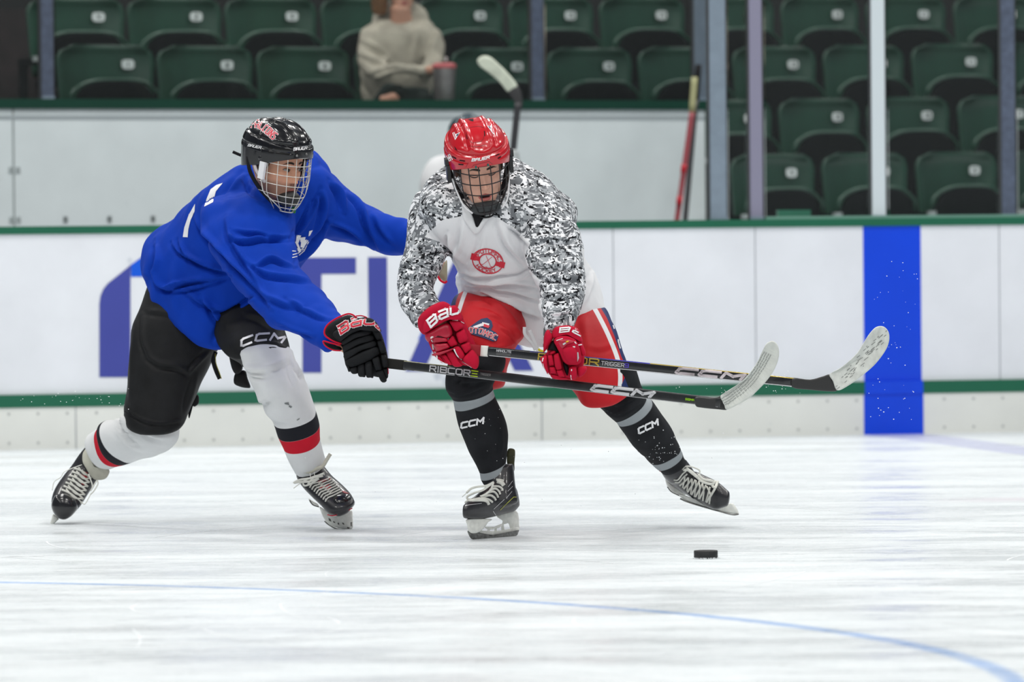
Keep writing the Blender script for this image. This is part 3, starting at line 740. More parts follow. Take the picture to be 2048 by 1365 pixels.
def face_mesh(closed=False, mouth_open=.0):
    nz_, na = 150, 170; zs = np.linspace(-.128, .124, nz_); z0 = HZ[:, 0]
    hw = np.interp(zs, z0, HZ[:, 1]); yf = np.interp(zs, z0, HZ[:, 2]); yb = np.interp(zs, z0, HZ[:, 3])
    ker = np.ones(9) / 9; sm = lambda a: np.convolve(np.pad(a, 4, 'edge'), ker, 'valid')
    hw, yf, yb = sm(hw), sm(yf), sm(yb)
    # azimuth denser in front
    a = np.linspace(-math.pi, math.pi, na, endpoint=False); az = a - .45 * np.sin(a)
    V = []
    for i, z in enumerate(zs):
        yc = (yf[i] + yb[i]) / 2 + .005; ct, st = np.cos(az), np.sin(az)
        e = .82
        x = hw[i] * np.sign(st) * np.abs(st) ** e
        y = np.where(ct > 0, yc + (yf[i] - yc) * np.abs(ct) ** e, yc + (yb[i] - yc) * np.abs(ct) ** e)
        V.append(np.stack([x, y, np.full(na, z)], 1))
    V = np.concatenate(V); x, y, z = V.T; front = sst(-y, .0, .05); ax = np.abs(x)
    D = np.zeros(len(V))
    nose = sst(z, -.050, -.042) * np.interp(z, [-.05, -.041, -.02, .012, .022], [.018, .024, .014, .004, 0]) * gs(x, 0, np.interp(z, [-.045, -.03, .01], [.0115, .0085, .0075]))
    D += nose
    D += .0075 * gs(ax, .0125, .0055) * gs(z, -.0405, .0065)
    D -= .006 * gs(ax, .006, .003) * gs(z, -.050, .002)
    D -= .0105 * gs(ax, .031, .0145) * gs(z, .006, .0105)
    D += .0055 * gs(ax, .031, .0115) * gs(z, .001, .0065)
    D -= .0022 * gs(ax, .031, .013) * gs(z, (-.0045 if closed else -.007), .0014)
    if not closed: D -= .0035 * gs(ax, .031, .010) * gs(z, .0005, .0035)
    D += .0045 * gs(ax, .028, .018) * gs(z, .021, .006)
    D += .004 * gs(ax, .044, .014) * gs(z, -.022, .014)
    D -= .003 * gs(ax, .040, .012) * gs(z, -.060, .016)
    mz = -.0765
    D += .0048 * gs(z, mz + .006, .0038) * gs(x, 0, .019) - .002 * gs(x, 0, .003) * gs(z, mz + .011, .006)
    D += .0055 * gs(z, mz - .0065 - mouth_open, .0045) * gs(x, 0, .017)
    D -= (.005 + mouth_open * .8) * gs(z, mz - mouth_open * .5, .0016 + mouth_open * .45) * gs(x, 0, .021)
    D -= .0035 * gs(z, mz - .017 - mouth_open, .0045) * gs(x, 0, .018)
    D += .0045 * gs(z, -.108, .009) * gs(x, 0, .017)
    V2 = V.copy(); V2[:, 1] -= D * front
    V2[:, 0] += np.sign(x) * .003 * gs(z, -.02, .02) * gs(ax, .06, .015)
    at_ = {}
    at_['lip'] = np.where(y < -.03, (.021 - ax) * 1000 - 0 * x, -9)
    lipz = np.maximum(0, 1 - (ax / .0215) ** 2)
    up_, lo_ = mz + .0105 * lipz ** .6, mz - mouth_open - .0120 * lipz ** .6
    at_['lip'] = np.where((y < -.03) & (ax < .0235), np.minimum(up_ - z, z - lo_) * 1000, -9)
    at_['mouth'] = np.where((y < -.03) & (ax < .017), np.minimum(mz + .0012 - z, z - (mz - mouth_open - .0012)) * 1000 * 1., -9)
    bz = .0235 + .004 * np.sin(np.clip((ax - .012) / .036, 0, 1) * math.pi) - .004 * sst(ax, .036, .05)
    at_['brow'] = np.where((y < -.02) & (ax > .011) & (ax < .05), (.0042 * np.interp(ax, [.011, .02, .05], [.8, 1, .3]) - np.abs(z - bz)) * 1000, -9)
    lz = -.0045 if closed else .0045
    lzz = lz + (.004 if closed else -.004) * ((ax - .031) / .014) ** 2 * (1 if closed else 1)
    at_['lash'] = np.where((y < -.02) & (np.abs(ax - .031) < .0145), ((.002 if closed else .0014) - np.abs(z - lzz)) * 1000, -9)
    Fc = []
    for i in range(nz_ - 1):
        for j in range(na):
            a_ = i * na + j; b_ = i * na + (j + 1) % na; Fc.append((a_, b_, b_ + na, a_ + na))
    Fc.append(tuple(range(na))[::-1]); Fc.append(tuple(range((nz_ - 1) * na, nz_ * na)))
    mous = gs(z, -.0585, .006) * gs(x, 0, .024) * sst(-y, .04, .07) * 1.6
    beard = np.maximum(mous - .5, -1) * 0 + np.where(y < .03, sst(-z, .035, .06) * (1 - .6 * gs(ax, .035, .014) * gs(z, -.035, .02)) - .5, -1)
    at_['beard'] = np.maximum(beard, mous - .5)
    return V2, Fc, at_
def skin_mat(name, col, beard=False):
    M = mat(name, col, .5, spec=.35, var=.12, vscale=30, bump=.1, bscale=500)
    b = M.node_tree.nodes['Principled BSDF']; b.inputs['Subsurface Weight'].default_value = .12; b.inputs['Subsurface Scale'].default_value = .01
    b.inputs['Subsurface Radius'].default_value = (1, .4, .2)
    if beard: add_mask(M, 'beard', (col[0] * .42, col[1] * .42, col[2] * .46), .5)
    add_mask(M, 'lip', s2l(158, 92, 84) if beard else s2l(188, 108, 102), .5); add_mask(M, 'mouth', (.05, .012, .012), .5)
    add_mask(M, 'brow', (.022, .014, .01), 1.2); add_mask(M, 'lash', (.02, .014, .012), .5)
    return M

def helmet_mesh(ribs):
    na, nv = 220, 130; az = np.linspace(-math.pi, math.pi, na, endpoint=False); v = np.linspace(0.004, 1, nv)
    A, Vv = np.meshgrid(az, v); c = np.cos(A)
    amax = np.radians(np.where(c > 0, 89 + (108 - 89) * (1 - c) ** 1.0, 108 + 13 * (-c)))
    al = Vv * amax; over = al > math.pi / 2
    r = np.where(over, 1 - .10 * (al - math.pi / 2) / .5, np.sin(np.minimum(al, math.pi / 2)) ** .82)
    z = np.where(over, .05 - .16 * np.sin(al - math.pi / 2), .05 + .108 * np.maximum(np.cos(al), 0) ** .9)
    e = .92
    sx = np.sign(np.sin(A)) * np.abs(np.sin(A)) ** e; sy = np.sign(c) * np.abs(c) ** e
    x = .105 * r * sx; y = .008 - .130 * r * sy
    deg = np.degrees(al); X = x; D = np.zeros_like(x)
    D += .0055 * sst(deg, 66 + 6 * c, 71 + 6 * c)                                    # lower shell band
    D -= .0035 * gs(deg, 64.5 + 6 * c, 1.6)                                          # shadow groove above the band
    topm = 1 - sst(deg, 56, 66)
    D += topm * (.006 * gs(np.abs(x), ribs[0], .0065) - .0035 * gs(x, 0, ribs[0] * .62))
    D -= topm * .003 * gs(np.abs(x), ribs[0] + .014, .004)
    D += topm * .004 * gs(np.abs(x), ribs[1], .008) * sst(y, -.06, .0)
    D += .004 * sst(c, .3, .9) * gs(deg, 62, 5) * (1 - gs(x, 0, .03))                # brow ledge
    D -= .004 * gs(y, .012, .0035) * sst(z, .03, .07) * (1 - .5 * gs(x, 0, .03))      # seam between front and back shell
    D -= .003 * gs(deg, 83, 1.6) * sst(np.abs(x), .045, .06)                         # side slots
    P = np.stack([x, y, z], -1); C = np.array([0, .008, .03]); n = P - C; n /= np.linalg.norm(n, axis=-1, keepdims=True)
    P = P + n * D[..., None]
    O = P.reshape(-1, 3); n_ = len(O); I = (P - n * .012).reshape(-1, 3)
    V = np.concatenate([O, I]); Fc = []
    for i in range(nv - 1):
        for j in range(na):
            a_ = i * na + j; b_ = i * na + (j + 1) % na
            Fc.append((a_, a_ + na, b_ + na, b_)); Fc.append((n_ + a_, n_ + b_, n_ + b_ + na, n_ + a_ + na))
    for j in range(na):
        a_ = (nv - 1) * na + j; b_ = (nv - 1) * na + (j + 1) % na; Fc.append((a_, a_ + n_, b_ + n_, b_))
    Fc.append(tuple(range(na))); Fc.append(tuple(range(n_, n_ + na))[::-1])
    return V, Fc
def cage_pt(phi, z):
    w_ = np.interp(z, [-.150, -.12, -.08, -.03, .06], [.040, .066, .088, .100, .104]); d = np.interp(z, [-.150, -.12, -.08, -.03, .06], [.112, .130, .142, .142, .130])
    s_, c_ = math.sin(phi), math.cos(phi)
    return np.array([w_ * math.copysign(abs(s_) ** .9, s_), .01 - d * abs(c_) ** .85 if c_ > 0 else .01 + .02 * -c_, z])
def cage(M, mat_, parent, zs, phis, rad, zbot=-.145, ztop=.052):
    mb = MB()
    def wire(pts, r=rad):
        V, Fc = tube(xf(M, pts), r, 6); mb.add(V, Fc)
    for z in zs:
        k_ = 84 if z > -.1 else (66 if z > -.12 else 46)
        wire([cage_pt(math.radians(p), z + .006 * math.cos(math.radians(p) * 1.0) * (-1 if z < -.06 else 0)) for p in np.linspace(-k_, k_, 33)])
    for p in phis:
        wire([cage_pt(math.radians(p * (1 - .15 * sst(-z, .08, .15))), z) for z in np.linspace(ztop, zbot, 22)])
    for sg in (-1, 1):  # frame: side rails
        wire([cage_pt(sg * math.radians(np.interp(z, [zbot, -.09, ztop], [40, 76, 87])), z) for z in np.linspace(ztop, zbot, 20)], rad * 1.5)
    wire([cage_pt(math.radians(p), zbot - .004 * math.cos(math.radians(p))) for p in np.linspace(-44, 44, 15)], rad * 1.5)
    wire([cage_pt(math.radians(p), ztop) for p in np.linspace(-86, 86, 33)], rad * 1.4)
    return mb.put('face_cage', mat_, parent)
def ell(c, rad, n=14, m_=10):
    V = []; Fc = []
    for i in range(m_ + 1):
        t = math.pi * i / m_
        for j in range(n):
            a = 2 * math.pi * j / n; V.append((c[0] + rad[0] * math.sin(t) * math.cos(a), c[1] + rad[1] * math.sin(t) * math.sin(a), c[2] + rad[2] * math.cos(t)))
    for i in range(m_):
        for j in range(n): Fc.append((i * n + j, i * n + (j + 1) % n, (i + 1) * n + (j + 1) % n, (i + 1) * n + j))
    return np.array(V), Fc
def join_body(root, face, lofts, M):
    V, Fc, at_ = face; Vs = [V]; Fs = list(Fc); n = len(V)
    t = fuse('tmp_b', lofts, None, root, .012, 3); V2 = wverts(t); F2 = [tuple(i + n for i in p.vertices) for p in t.data.polygons]
    bpy.data.objects.remove(t, do_unlink=True)
    V = np.concatenate([V, V2]); at2 = {k_: np.concatenate([v_, np.full(len(V2), -9.)]) for k_, v_ in at_.items()}
    return put('body', V, Fs + F2, M, root, attrs=at2)
def pads(name, specs, zf, Y, M, parent, bump_none=False):
    """specs: (pts, dY, thick, smooth)"""
    mb = MB()
    for sp in specs:
        pts, dY, th = sp[0], sp[1], sp[2]; p_ = sp[3] if len(sp) > 3 else 3.
        q = dense(zf(pts)) if len(pts) < 5 or (len(sp) > 4 and sp[4]) else zf(pts)
        V, Fc = puff(q, Y + dY, th, p_, True, per=4)
        mb.add(V, Fc)
    o = mb.put(name, M, parent); fix_normals(o); return o
def dense(P, k_=.16):
    """rounded-corner quad: replace each corner by two points"""
    P = [np.array(p, float) for p in P]; n = len(P); out = []
    for i in range(n):
        a, b, c = P[i - 1], P[i], P[(i + 1) % n]
        out += [b + (a - b) * k_, b + (c - b) * k_, (b + c) / 2]
    return out
def cord(name, lines, zf, Y, rpx, M, parent, B=None, lift=.002, flat=1., per=4, seg=8):
    mb = MB()
    for ln in lines:
        r = rpx
        if isinstance(ln, tuple): ln, r = ln
        p = smooth_line(zf(ln) if zf else ln, per)
        P = [(cast(B, a, b, lift, Y) if B is not None else at(a, b, Y)) for a, b in p]
        P = np.array(P)
        if B is not None:   # drop outliers in depth
            md = np.median(P[:, 1]); P = np.array([at(a, b, min(max(q[1], md - .05), md + .05)) for (a, b), q in zip(p, P)])
            P[:, 1] = np.convolve(np.pad(P[:, 1], 2, 'edge'), np.ones(5) / 5, 'valid')
        V, Fc = tube(P, r / F * P[0][1], seg, flat); mb.add(V, Fc)
    return mb.put(name, M, parent)
def stick_shaft(P0, P1, w_, t_, M, name, parent, n=24):
    """rounded rectangular shaft, w_ high in the picture plane, t_ deep"""
    P0, P1 = np.array(P0), np.array(P1); T = (P1 - P0) / np.linalg.norm(P1 - P0); a = np.cross(T, (0, 1, 0)); a /= np.linalg.norm(a); b = np.cross(a, T)
    V = []; m_ = 16; th = [2 * math.pi * (k_ + .5) / m_ for k_ in range(m_)]
    for i in range(n + 1):
        c = P0 + (P1 - P0) * i / n
        for t in th: V.append(c + a * w_ / 2 * math.copysign(abs(math.cos(t)) ** .35, math.cos(t)) + b * t_ / 2 * math.copysign(abs(math.sin(t)) ** .35, math.sin(t)))
    Fc = [(i * m_ + k_, i * m_ + (k_ + 1) % m_, (i + 1) * m_ + (k_ + 1) % m_, (i + 1) * m_ + k_) for i in range(n) for k_ in range(m_)]
    Fc += [tuple(range(m_))[::-1], tuple(range(n * m_, (n + 1) * m_))]
    o = put(name, V, Fc, M, parent, smooth=True); fix_normals(o); return o
def cloth(name, col, bump=.25, var=.1, sheen=.0, rough=.85):
    return mat(name, col, rough, spec=.2, bump=bump, bscale=420, var=var, vscale=14, sheen=sheen)
def zf_(ox, oy, s): return lambda pts: Z(ox, oy, s, pts)
zBS1, zBS2, zRS1, zRS2 = zf_(90, 880, 7.583), zf_(560, 880, 7.183), zf_(900, 890, 6.825), zf_(1290, 890, 8.53)
zBG, zRG1, zRG2 = zf_(640, 610, 7.583), zf_(820, 590, 8.03), zf_(1060, 630, 8.53)
zBH, zRH, zRJ, zBJ, zRP = zf_(480, 220, 6.5), zf_(870, 220, 6.5), zf_(780, 200, 2.967), zf_(280, 300, 3.4125), zf_(880, 560, 4.55)
ident = lambda p: p
M_white = cloth('white_knit', (.74, .745, .76), var=.05); M_black = cloth('black_cloth', (.012, .012, .014), var=.3)
M_white_print = mat('white_print', (.8, .8, .82), .5); M_black_gloss = mat('black_gloss', (.012, .012, .014), .22, coat=.3)
M_lace = cloth('cream_lace', (.76, .76, .70), bump=.4, var=.2); M_holder = mat('white_holder_plastic', (.84, .85, .80), .4, var=.14, vscale=60)
M_steel = mat('steel_blade', (.25, .25, .24), .35, .8, var=.5, vscale=90); M_red_print = mat('red_print', s2l(205, 30, 55), .5)
M_holo = mat('silver_print', (.62, .62, .64), .35, .3); M_redtrim = cloth('crimson_trim', s2l(200, 20, 50))
M_boot = mat('black_boot_leather', (.018, .018, .022), .38, coat=.25, var=.3, vscale=40)

# ================================================================== PLAYER IN THE WHITE AND CAMOUFLAGE JERSEY
RY = 19.45
rr = ground(990, 1077); red = empty('person', (rr[0], rr[1], 0), 'hockey player in red helmet, camouflage jersey and red pants bending over a stick', 'person')
# jersey -------------------------------------------------------------
torso = [(916, 588, 1207, 598, 1088, 682, 19.62, .20), (917, 560, 1196, 572, 1065, 640, 19.6, .2), (914, 530, 1172, 538, 1040, 590, 19.56, .2), (893, 490, 1150, 480, 1010, 530, 19.5, .19),
         (860, 440, 1150, 430, 980, 478, 19.45, .17), (836, 397, 1122, 400, 965, 445, 19.42, .15), (852, 370, 1090, 368, 962, 415, 19.4, .13), (888, 357, 1050, 350, 962, 398, 19.4, .11), (915, 352, 1018, 346, 965, 385, 19.4, .08)]
armL = [(832, 392, 900, 400, None, None, 19.48, .08), (819, 430, 905, 440, None, None, 19.46, .09), (810, 490, 900, 500, None, None, 19.42, .085), (798, 533, 884, 533, None, None, 19.37, .08),
        (793, 570, 868, 571, None, None, 19.31, .075), (799, 611, 877, 600, None, None, 19.24, .07), (816, 634, 884, 606, None, None, 19.2, .062), (830, 655, 890, 622, None, None, 19.17, .055)]
armR = [(1040, 385, 1118, 398, None, None, 19.42, .09), (1042, 450, 1151, 445, None, None, 19.35, .1), (1048, 500, 1164, 488, None, None, 19.28, .095), (1060, 546, 1169, 545, None, None, 19.2, .09),
        (1077, 580, 1171, 578, None, None, 19.14, .085), (1075, 612, 1161, 612, None, None, 19.09, .075), (1083, 638, 1151, 640, None, None, 19.05, .062), (1088, 658, 1146, 660, None, None, 19.03, .055)]
def camo_mat():
    M = mat('camouflage_knit', (.8, .8, .82), .85, spec=.2, bump=.25, bscale=420); nt = M.node_tree; ln = nt.links.new; b = base_socket(M)
    tc = nt.nodes.new('ShaderNodeTexCoord')
    wn = nt.nodes.new('ShaderNodeTexNoise'); wn.inputs['Scale'].default_value = 7; ln(tc.outputs['Object'], wn.inputs[0])
    ws = nt.nodes.new('ShaderNodeVectorMath'); ws.operation = 'SCALE'; ws.inputs['Scale'].default_value = .10; ln(wn.outputs[1], ws.inputs[0])
    wa = nt.nodes.new('ShaderNodeVectorMath'); wa.operation = 'ADD'; ln(tc.outputs['Object'], wa.inputs[0]); ln(ws.outputs[0], wa.inputs[1])
    sn = nt.nodes.new('ShaderNodeVectorMath'); sn.operation = 'SNAP'; sn.inputs[1].default_value = (.0058, .0058, .0052); ln(wa.outputs[0], sn.inputs[0])
    def nz(off, scale, det, lo, sc3=(1, 1, 1.35)):
        mp = nt.nodes.new('ShaderNodeMapping'); mp.inputs['Location'].default_value = off; mp.inputs['Scale'].default_value = sc3; mp.inputs['Rotation'].default_value = (0, .35, 0)
        n = nt.nodes.new('ShaderNodeTexNoise'); n.inputs['Scale'].default_value = scale; n.inputs['Detail'].default_value = det; n.inputs['Roughness'].default_value = .65
        ln(sn.outputs[0], mp.inputs[0]); ln(mp.outputs[0], n.inputs[0])
        c = nt.nodes.new('ShaderNodeMath'); c.operation = 'GREATER_THAN'; c.inputs[1].default_value = lo; ln(n.outputs[0], c.inputs[0]); return c.outputs[0]
    col = (.34, .36, .38, 1); prev = None
    for off, scale, det, lo, cc in (((3, 1, 2), 34, 2, .49, (.155, .165, .18)), ((9, 4, 1), 40, 2.5, .548, (.80, .81, .84)), ((5, 8, 6), 52, 2, .585, (.012, .012, .015)), ((15, 3, 2), 70, 1, .64, (.78, .79, .82))):
        g = nz(off, scale, det, lo); mx = nt.nodes.new('ShaderNodeMix'); mx.data_type = 'RGBA'; ln(g, mx.inputs[0])
        if prev is None: mx.inputs[6].default_value = col
        else: ln(prev, mx.inputs[6])
        mx.inputs[7].default_value = (*cc, 1); prev = mx.outputs[2]
    ln(prev, b); return M
M_camo = camo_mat(); add_mask(M_camo, 'panel', (.76, .765, .785), .35)
jr = fuse('jersey', [loft(torso)[:2], loft(armL, seg=28)[:2], loft(armR, seg=28)[:2]], M_camo, red, .0058, 5)
R = zRJ
folds = [(R([(400, 1050), (560, 1090), (720, 1085), (880, 1105)]), 4, .008, .009), (R([(430, 1100), (600, 1115), (760, 1150), (900, 1190)]), 3.5, .006, .008), (R([(540, 1130), (700, 1200), (800, 1250), (900, 1290)]), 4, .009, .01),
         (R([(400, 1010), (520, 1040), (700, 1030)]), 4, .005, .006), (R([(345, 800), (360, 870), (420, 960)]), 4, .008, .01), (R([(700, 740), (770, 790), (830, 860)]), 3.5, .01, .01), (R([(640, 720), (700, 860), (820, 990)]), 5, .005, .007),
         (R([(860, 1000), (760, 1060), (600, 1070)]), 4, .005, .007), (R([(440, 700), (420, 850), (380, 930)]), 5, .004, .006), (R([(570, 780), (540, 900), (470, 1000)]), 6, .004, .004),
         (R([(80, 1040), (150, 1050), (230, 1040)]), 3, .006, .007), (R([(60, 1130), (150, 1150), (240, 1120)]), 3, .005, .007), (R([(120, 860), (200, 880), (330, 900)]), 4, .006, .008), (R([(70, 980), (160, 960), (300, 1000)]), 4, .006, .007), (R([(110, 1230), (190, 1250), (270, 1210)]), 3, .005, .006),
         (R([(860, 1020), (960, 1060), (1150, 1050)]), 4, .007, .009), (R([(830, 900), (920, 980), (1100, 990)]), 4, .006, .008), (R([(880, 1150), (980, 1170), (1140, 1130)]), 3.5, .005, .007), (R([(820, 860), (900, 820), (1030, 830), (1120, 800)]), 5, .006, .006), (R([(900, 1260), (1000, 1270), (1100, 1240)]), 3, .005, .006),
         (R([(1000, 700), (1060, 760), (1110, 870)]), 5, .005, .006), (R([(220, 560), (180, 650), (160, 780)]), 6, .005, .005), (R([(1200, 1030), (1180, 1130), (1120, 1250)]), 5, .005, .007)]
wrinkle(jr, [(a, b, c * 2.0, d * 2.2) for a, b, c, d in folds], .007, (22, 22, 10), seedv=1.3)
P = proj(wverts(jr))
white1 = R([(440, 590), (432, 688), (310, 714), (204, 812), (300, 845), (345, 880), (372, 912), (372, 1560), (905, 1560), (912, 1330), (892, 1180), (882, 1062), (822, 1003), (800, 915), (835, 850), (740, 762), (700, 738), (650, 708), (598, 688), (560, 640), (500, 600)])
white2 = [(1163, 498), (1171, 550), (1172, 583), (1162, 620), (1147, 656), (1225, 700), (1260, 560), (1200, 500)]
set_attr(jr, 'panel', np.maximum(sdf(P, white1), sdf(P, white2)))
B_jr = bvh([jr])
# V collar: raised white band and dark undershirt showing in the opening
collar = fuse('collar', [puff(R([(425, 585), (455, 590), (480, 660), (515, 772), (508, 800), (490, 790), (455, 740), (430, 690)]), 19.268, .012, 4)[:2], puff(R([(512, 800), (515, 770), (560, 690), (590, 640), (625, 650), (600, 690), (560, 745), (530, 790)]), 19.268, .012, 4)[:2]], M_white, jr, .004, 2)
V = wverts(collar); P = proj(V)
for i, (a, b) in enumerate(P):
    h = cast(B_jr, a, b, 0)
    if h is not None: V[i, 1] += h[1] - 19.268
set_wverts(collar, V)
decal('undershirt', fan(R([(495, 700), (515, 770), (518, 780), (557, 700), (575, 665), (480, 665)])), bvh([jr]), M_black, red, .004)
# chest crest
c0 = np.array(R([(580, 958)])[0]); ca, sa = math.cos(math.radians(14)), math.sin(math.radians(14))
def cr(a, b): return (c0[0] + a * ca - b * sa, c0[1] + a * sa * 1.0 + b * ca)
def ring(rx, ry, a0, a1, n=40): return [cr(rx * math.cos(math.radians(t)), -ry * math.sin(math.radians(t))) for t in np.linspace(a0, a1, n)]
ls = strokes([ring(31, 24, 0, 360)], 2.1) + strokes([ring(17, 14.5, 0, 360)], 2.3)
ls += [[cr(-35, -8), cr(-24, -8), cr(-24, 5), cr(-35, 5)], [cr(24, -6), cr(35, -6), cr(35, 6), cr(24, 6)], [cr(-26, -5), cr(-16, -5), cr(-16, 4), cr(-26, 4)], [cr(16, -4), cr(26, -4), cr(26, 5), cr(16, 5)]]
ls += strokes([[cr(-8, 9), cr(6, -10)], [cr(8, 9), cr(-6, -10)], [cr(-8, 9), cr(-11, 9)], [cr(8, 9), cr(11, 9)], [cr(-1, 12), cr(2, 12)]], .9)
ls += text_quads('POTOMAC', ring(21.5, 17.2, 160, 22, 30), 6.4, 1.4, gap=1.5)
ls += text_quads('HOCKEY', ring(27.5, 22.5, 222, 320, 30), 5.6, 1.3, gap=1.5)
decal('crest', ls, B_jr, M_red_print, jr, .0022, res=2.5)
# pants ---------------------------------------------------------------
M_pred = mat('red_nylon', s2l(190, 24, 34), .62, spec=.3, bump=.15, bscale=300, var=.06)
legL = [(925, 582, 1050, 600, None, None, 19.56, .10), (908, 597, 1045, 615, None, None, 19.48, .14), (898, 640, 1052, 660, None, None, 19.4, .135), (908, 690, 1030, 700, None, None, 19.36, .12), (925, 730, 1016, 735, None, None, 19.4, .10), (940, 772, 1010, 768, None, None, 19.44, .08)]
legR = [(1050, 625, 1190, 605, None, None, 19.64, .10), (1062, 648, 1212, 618, None, None, 19.58, .13), (1088, 690, 1232, 662, None, None, 19.5, .14), (1115, 738, 1248, 710, None, None, 19.46, .13), (1142, 778, 1259, 748, None, None, 19.43, .12), (1160, 795, 1264, 768, 1208, 808, 19.42, .115)]
pv = [(945, 560, 1150, 560, None, None, 19.64, .10), (940, 592, 1170, 592, None, None, 19.62, .12), (990, 622, 1150, 640, None, None, 19.56, .12)]
pr_ = fuse('pants', [loft(legL)[:2], loft(legR)[:2], loft(pv)[:2]], M_pred, red, .006, 4)
R = zRP
wrinkle(pr_, [(R([(260, 130), (420, 150), (600, 290), (720, 420)]), 5, .008, .01), (R([(330, 210), (480, 230), (640, 370), (750, 520)]), 5, .008, .009), (R([(420, 300), (560, 340), (700, 480), (740, 560)]), 5, .007, .008), (R([(560, 420), (650, 480), (720, 560)]), 4, .006, .007), (R([(350, 600), (500, 620), (650, 590)]), 4, .006, .006), (R([(1300, 300), (1340, 600), (1360, 900)]), 10, .006, .004), (R([(540, 720), (570, 800), (560, 900)]), 3, .007, .008), (R([(1330, 600), (1450, 620), (1580, 580)]), 6, .003, .004)], .003, (16, 16, 16), seedv=4)
P = proj(wverts(pr_))
stripe = lambda pts, wd: wd - poly_dist(P, smooth_line(pts, 4))[0]
add_mask(M_pred, 'white_stripe', (.76, .765, .785), .4); add_mask(M_pred, 'navy', s2l(28, 44, 96), .4)
set_attr(pr_, 'white_stripe', np.maximum.reduce([stripe(R([(1385, 225), (1440, 320), (1530, 500), (1610, 700), (1640, 850), (1636, 1000)]), 4.3), stripe(R([(240, 90), (205, 180), (170, 290)]), 4)]))
nav = R([(1330, 150), (1405, 222), (1450, 235), (1520, 350), (1590, 520), (1650, 700), (1700, 800), (1690, 870), (1650, 960), (1660, 1000), (1800, 1000), (1900, 700), (1600, 100)])
nav2 = R([(100, 60), (185, 100), (150, 180), (135, 250), (60, 250)])
set_attr(pr_, 'navy', np.maximum(sdf(P, nav), sdf(P, nav2)))
B_pr = bvh([pr_])
# patch on the thigh
M_navy = mat('navy_patch', s2l(24, 48, 92), .6)
pq = [(255, 440), (330, 385), (375, 355), (430, 345), (470, 375), (480, 420), (465, 455), (510, 480), (532, 515), (515, 555), (480, 562), (400, 530), (255, 485)]
decal('patch', fan(R(pq)), B_pr, M_navy, pr_, .0035)
decal('patch_emblem', [R([(300, 425), (380, 395), (390, 420), (310, 440)]), R([(385, 385), (450, 400), (440, 425), (380, 420)])], B_pr, M_white_print, pr_, .005)
decal('patch_emblem', [R([(400, 400), (455, 420), (440, 440), (395, 425)])], B_pr, M_red_print, pr_, .006)
bs = R([(268, 482), (360, 490), (440, 520), (500, 548)])
decal('patch_lettering', text_quads('OTOMAC', bs, 10, 3.0, shear=.0, gap=2.6), B_pr, M_white_print, pr_, .005)
decal('patch_lettering', text_quads('OTOMAC', bs, 10, 1.6, shear=.0, gap=2.6), B_pr, M_red_print, pr_, .0062)
decal('side_lettering', text_quads('CC', R([(1560, 370), (1605, 500), (1640, 620)]), 5, 2.4, gap=6), B_pr, M_white_print, pr_, .004)
cord('pants_laces', [R([(770, 430), (775, 500), (840, 580), (870, 640)]), R([(815, 460), (850, 540), (890, 640), (900, 660)])], None, 19.28, 3.6, M_white, pr_, flat=.35)
cord('lace_tips', [R([(895, 630), (915, 645), (950, 655)])], None, 19.27, 2.4, mat('yellow_tag', s2l(215, 200, 40), .5), pr_, flat=.5)
# socks -----------------------------------------------------------------
M_sock = cloth('black_sock', (.014, .015, .018), bump=.4, var=.35); add_mask(M_sock, 'band', s2l(150, 156, 160), .02)
def legsock(rings, bands, name='sock', folds=()):
    V, Fc, par = loft(rings, seg=48, sub=8, e=.95)
    at_ = np.full(len(V), -1.)
    for a, b in bands: at_ = np.maximum(at_, np.minimum(par - a, b - par))
    o = put(name, V, Fc, M_sock, red, attrs={'band': at_}); fix_normals(o); wrinkle(o, [(a, b, c * 1.6, d * 1.6) for a, b, c, d in folds], .0035, (20, 20, 14), seedv=7.); return o
sL = legsock([(905, 708, 1015, 708, None, None, 19.33, .09), (893, 740, 1008, 738, None, None, 19.32, .095), (891, 775, 988, 765, 940, 785, 19.33, .09), (905, 800, 985, 777, 950, 800, 19.35, .085), (909, 819, 989, 790, 953, 816, 19.36, .085),
              (922, 864, 1012, 848, 972, 868, 19.38, .085), (940, 908, 1014, 893, 982, 913, 19.4, .075), (957, 944, 1012, 921, 988, 943, 19.4, .062), (961, 959, 1013, 937, 990, 957, 19.4, .06), (966, 968, 1016, 952, 992, 968, 19.4, .055)],
             [(3.0, 4.0), (7.0, 8.0)], folds=[([(900, 750), (940, 765), (985, 755)], 4, .006, .008), ([(895, 780), (925, 790), (975, 768)], 3, .004, .006), ([(1000, 850), (1003, 890), (998, 915)], 4, .004, .004), ([(905, 765), (925, 742), (960, 735)], 4, .005, .006)])
sR = legsock([(1165, 770, 1270, 735, None, None, 19.42, .085), (1186, 802, 1280, 768, None, None, 19.44, .085), (1211, 826, 1288, 783, 1256, 818, 19.47, .085), (1229, 842, 1292, 797, 1268, 830, 19.5, .08), (1234, 848, 1304, 803, 1278, 842, 19.52, .08),
              (1268, 895, 1338, 852, 1311, 885, 19.6, .078), (1301, 926, 1359, 897, 1338, 923, 19.7, .062), (1315, 939, 1364, 906, 1347, 933, 19.74, .058), (1324, 948, 1372, 924, 1352, 944, 19.78, .05)],
             [(3.0, 4.0), (6.0, 7.0)], folds=[([(1200, 800), (1235, 812), (1275, 790)], 3.5, .006, .008), ([(1205, 815), (1240, 828), (1280, 805)], 3, .005, .007), ([(1225, 790), (1250, 795), (1285, 775)], 3, .005, .006)])
B_s = bvh([sL, sR])
decal('lettering', text_quads('CCM', [(922, 857), (966, 847)], 10, 3.6, shear=.35, wide=1.6, gap=2.6), B_s, M_white_print, sL, .003)
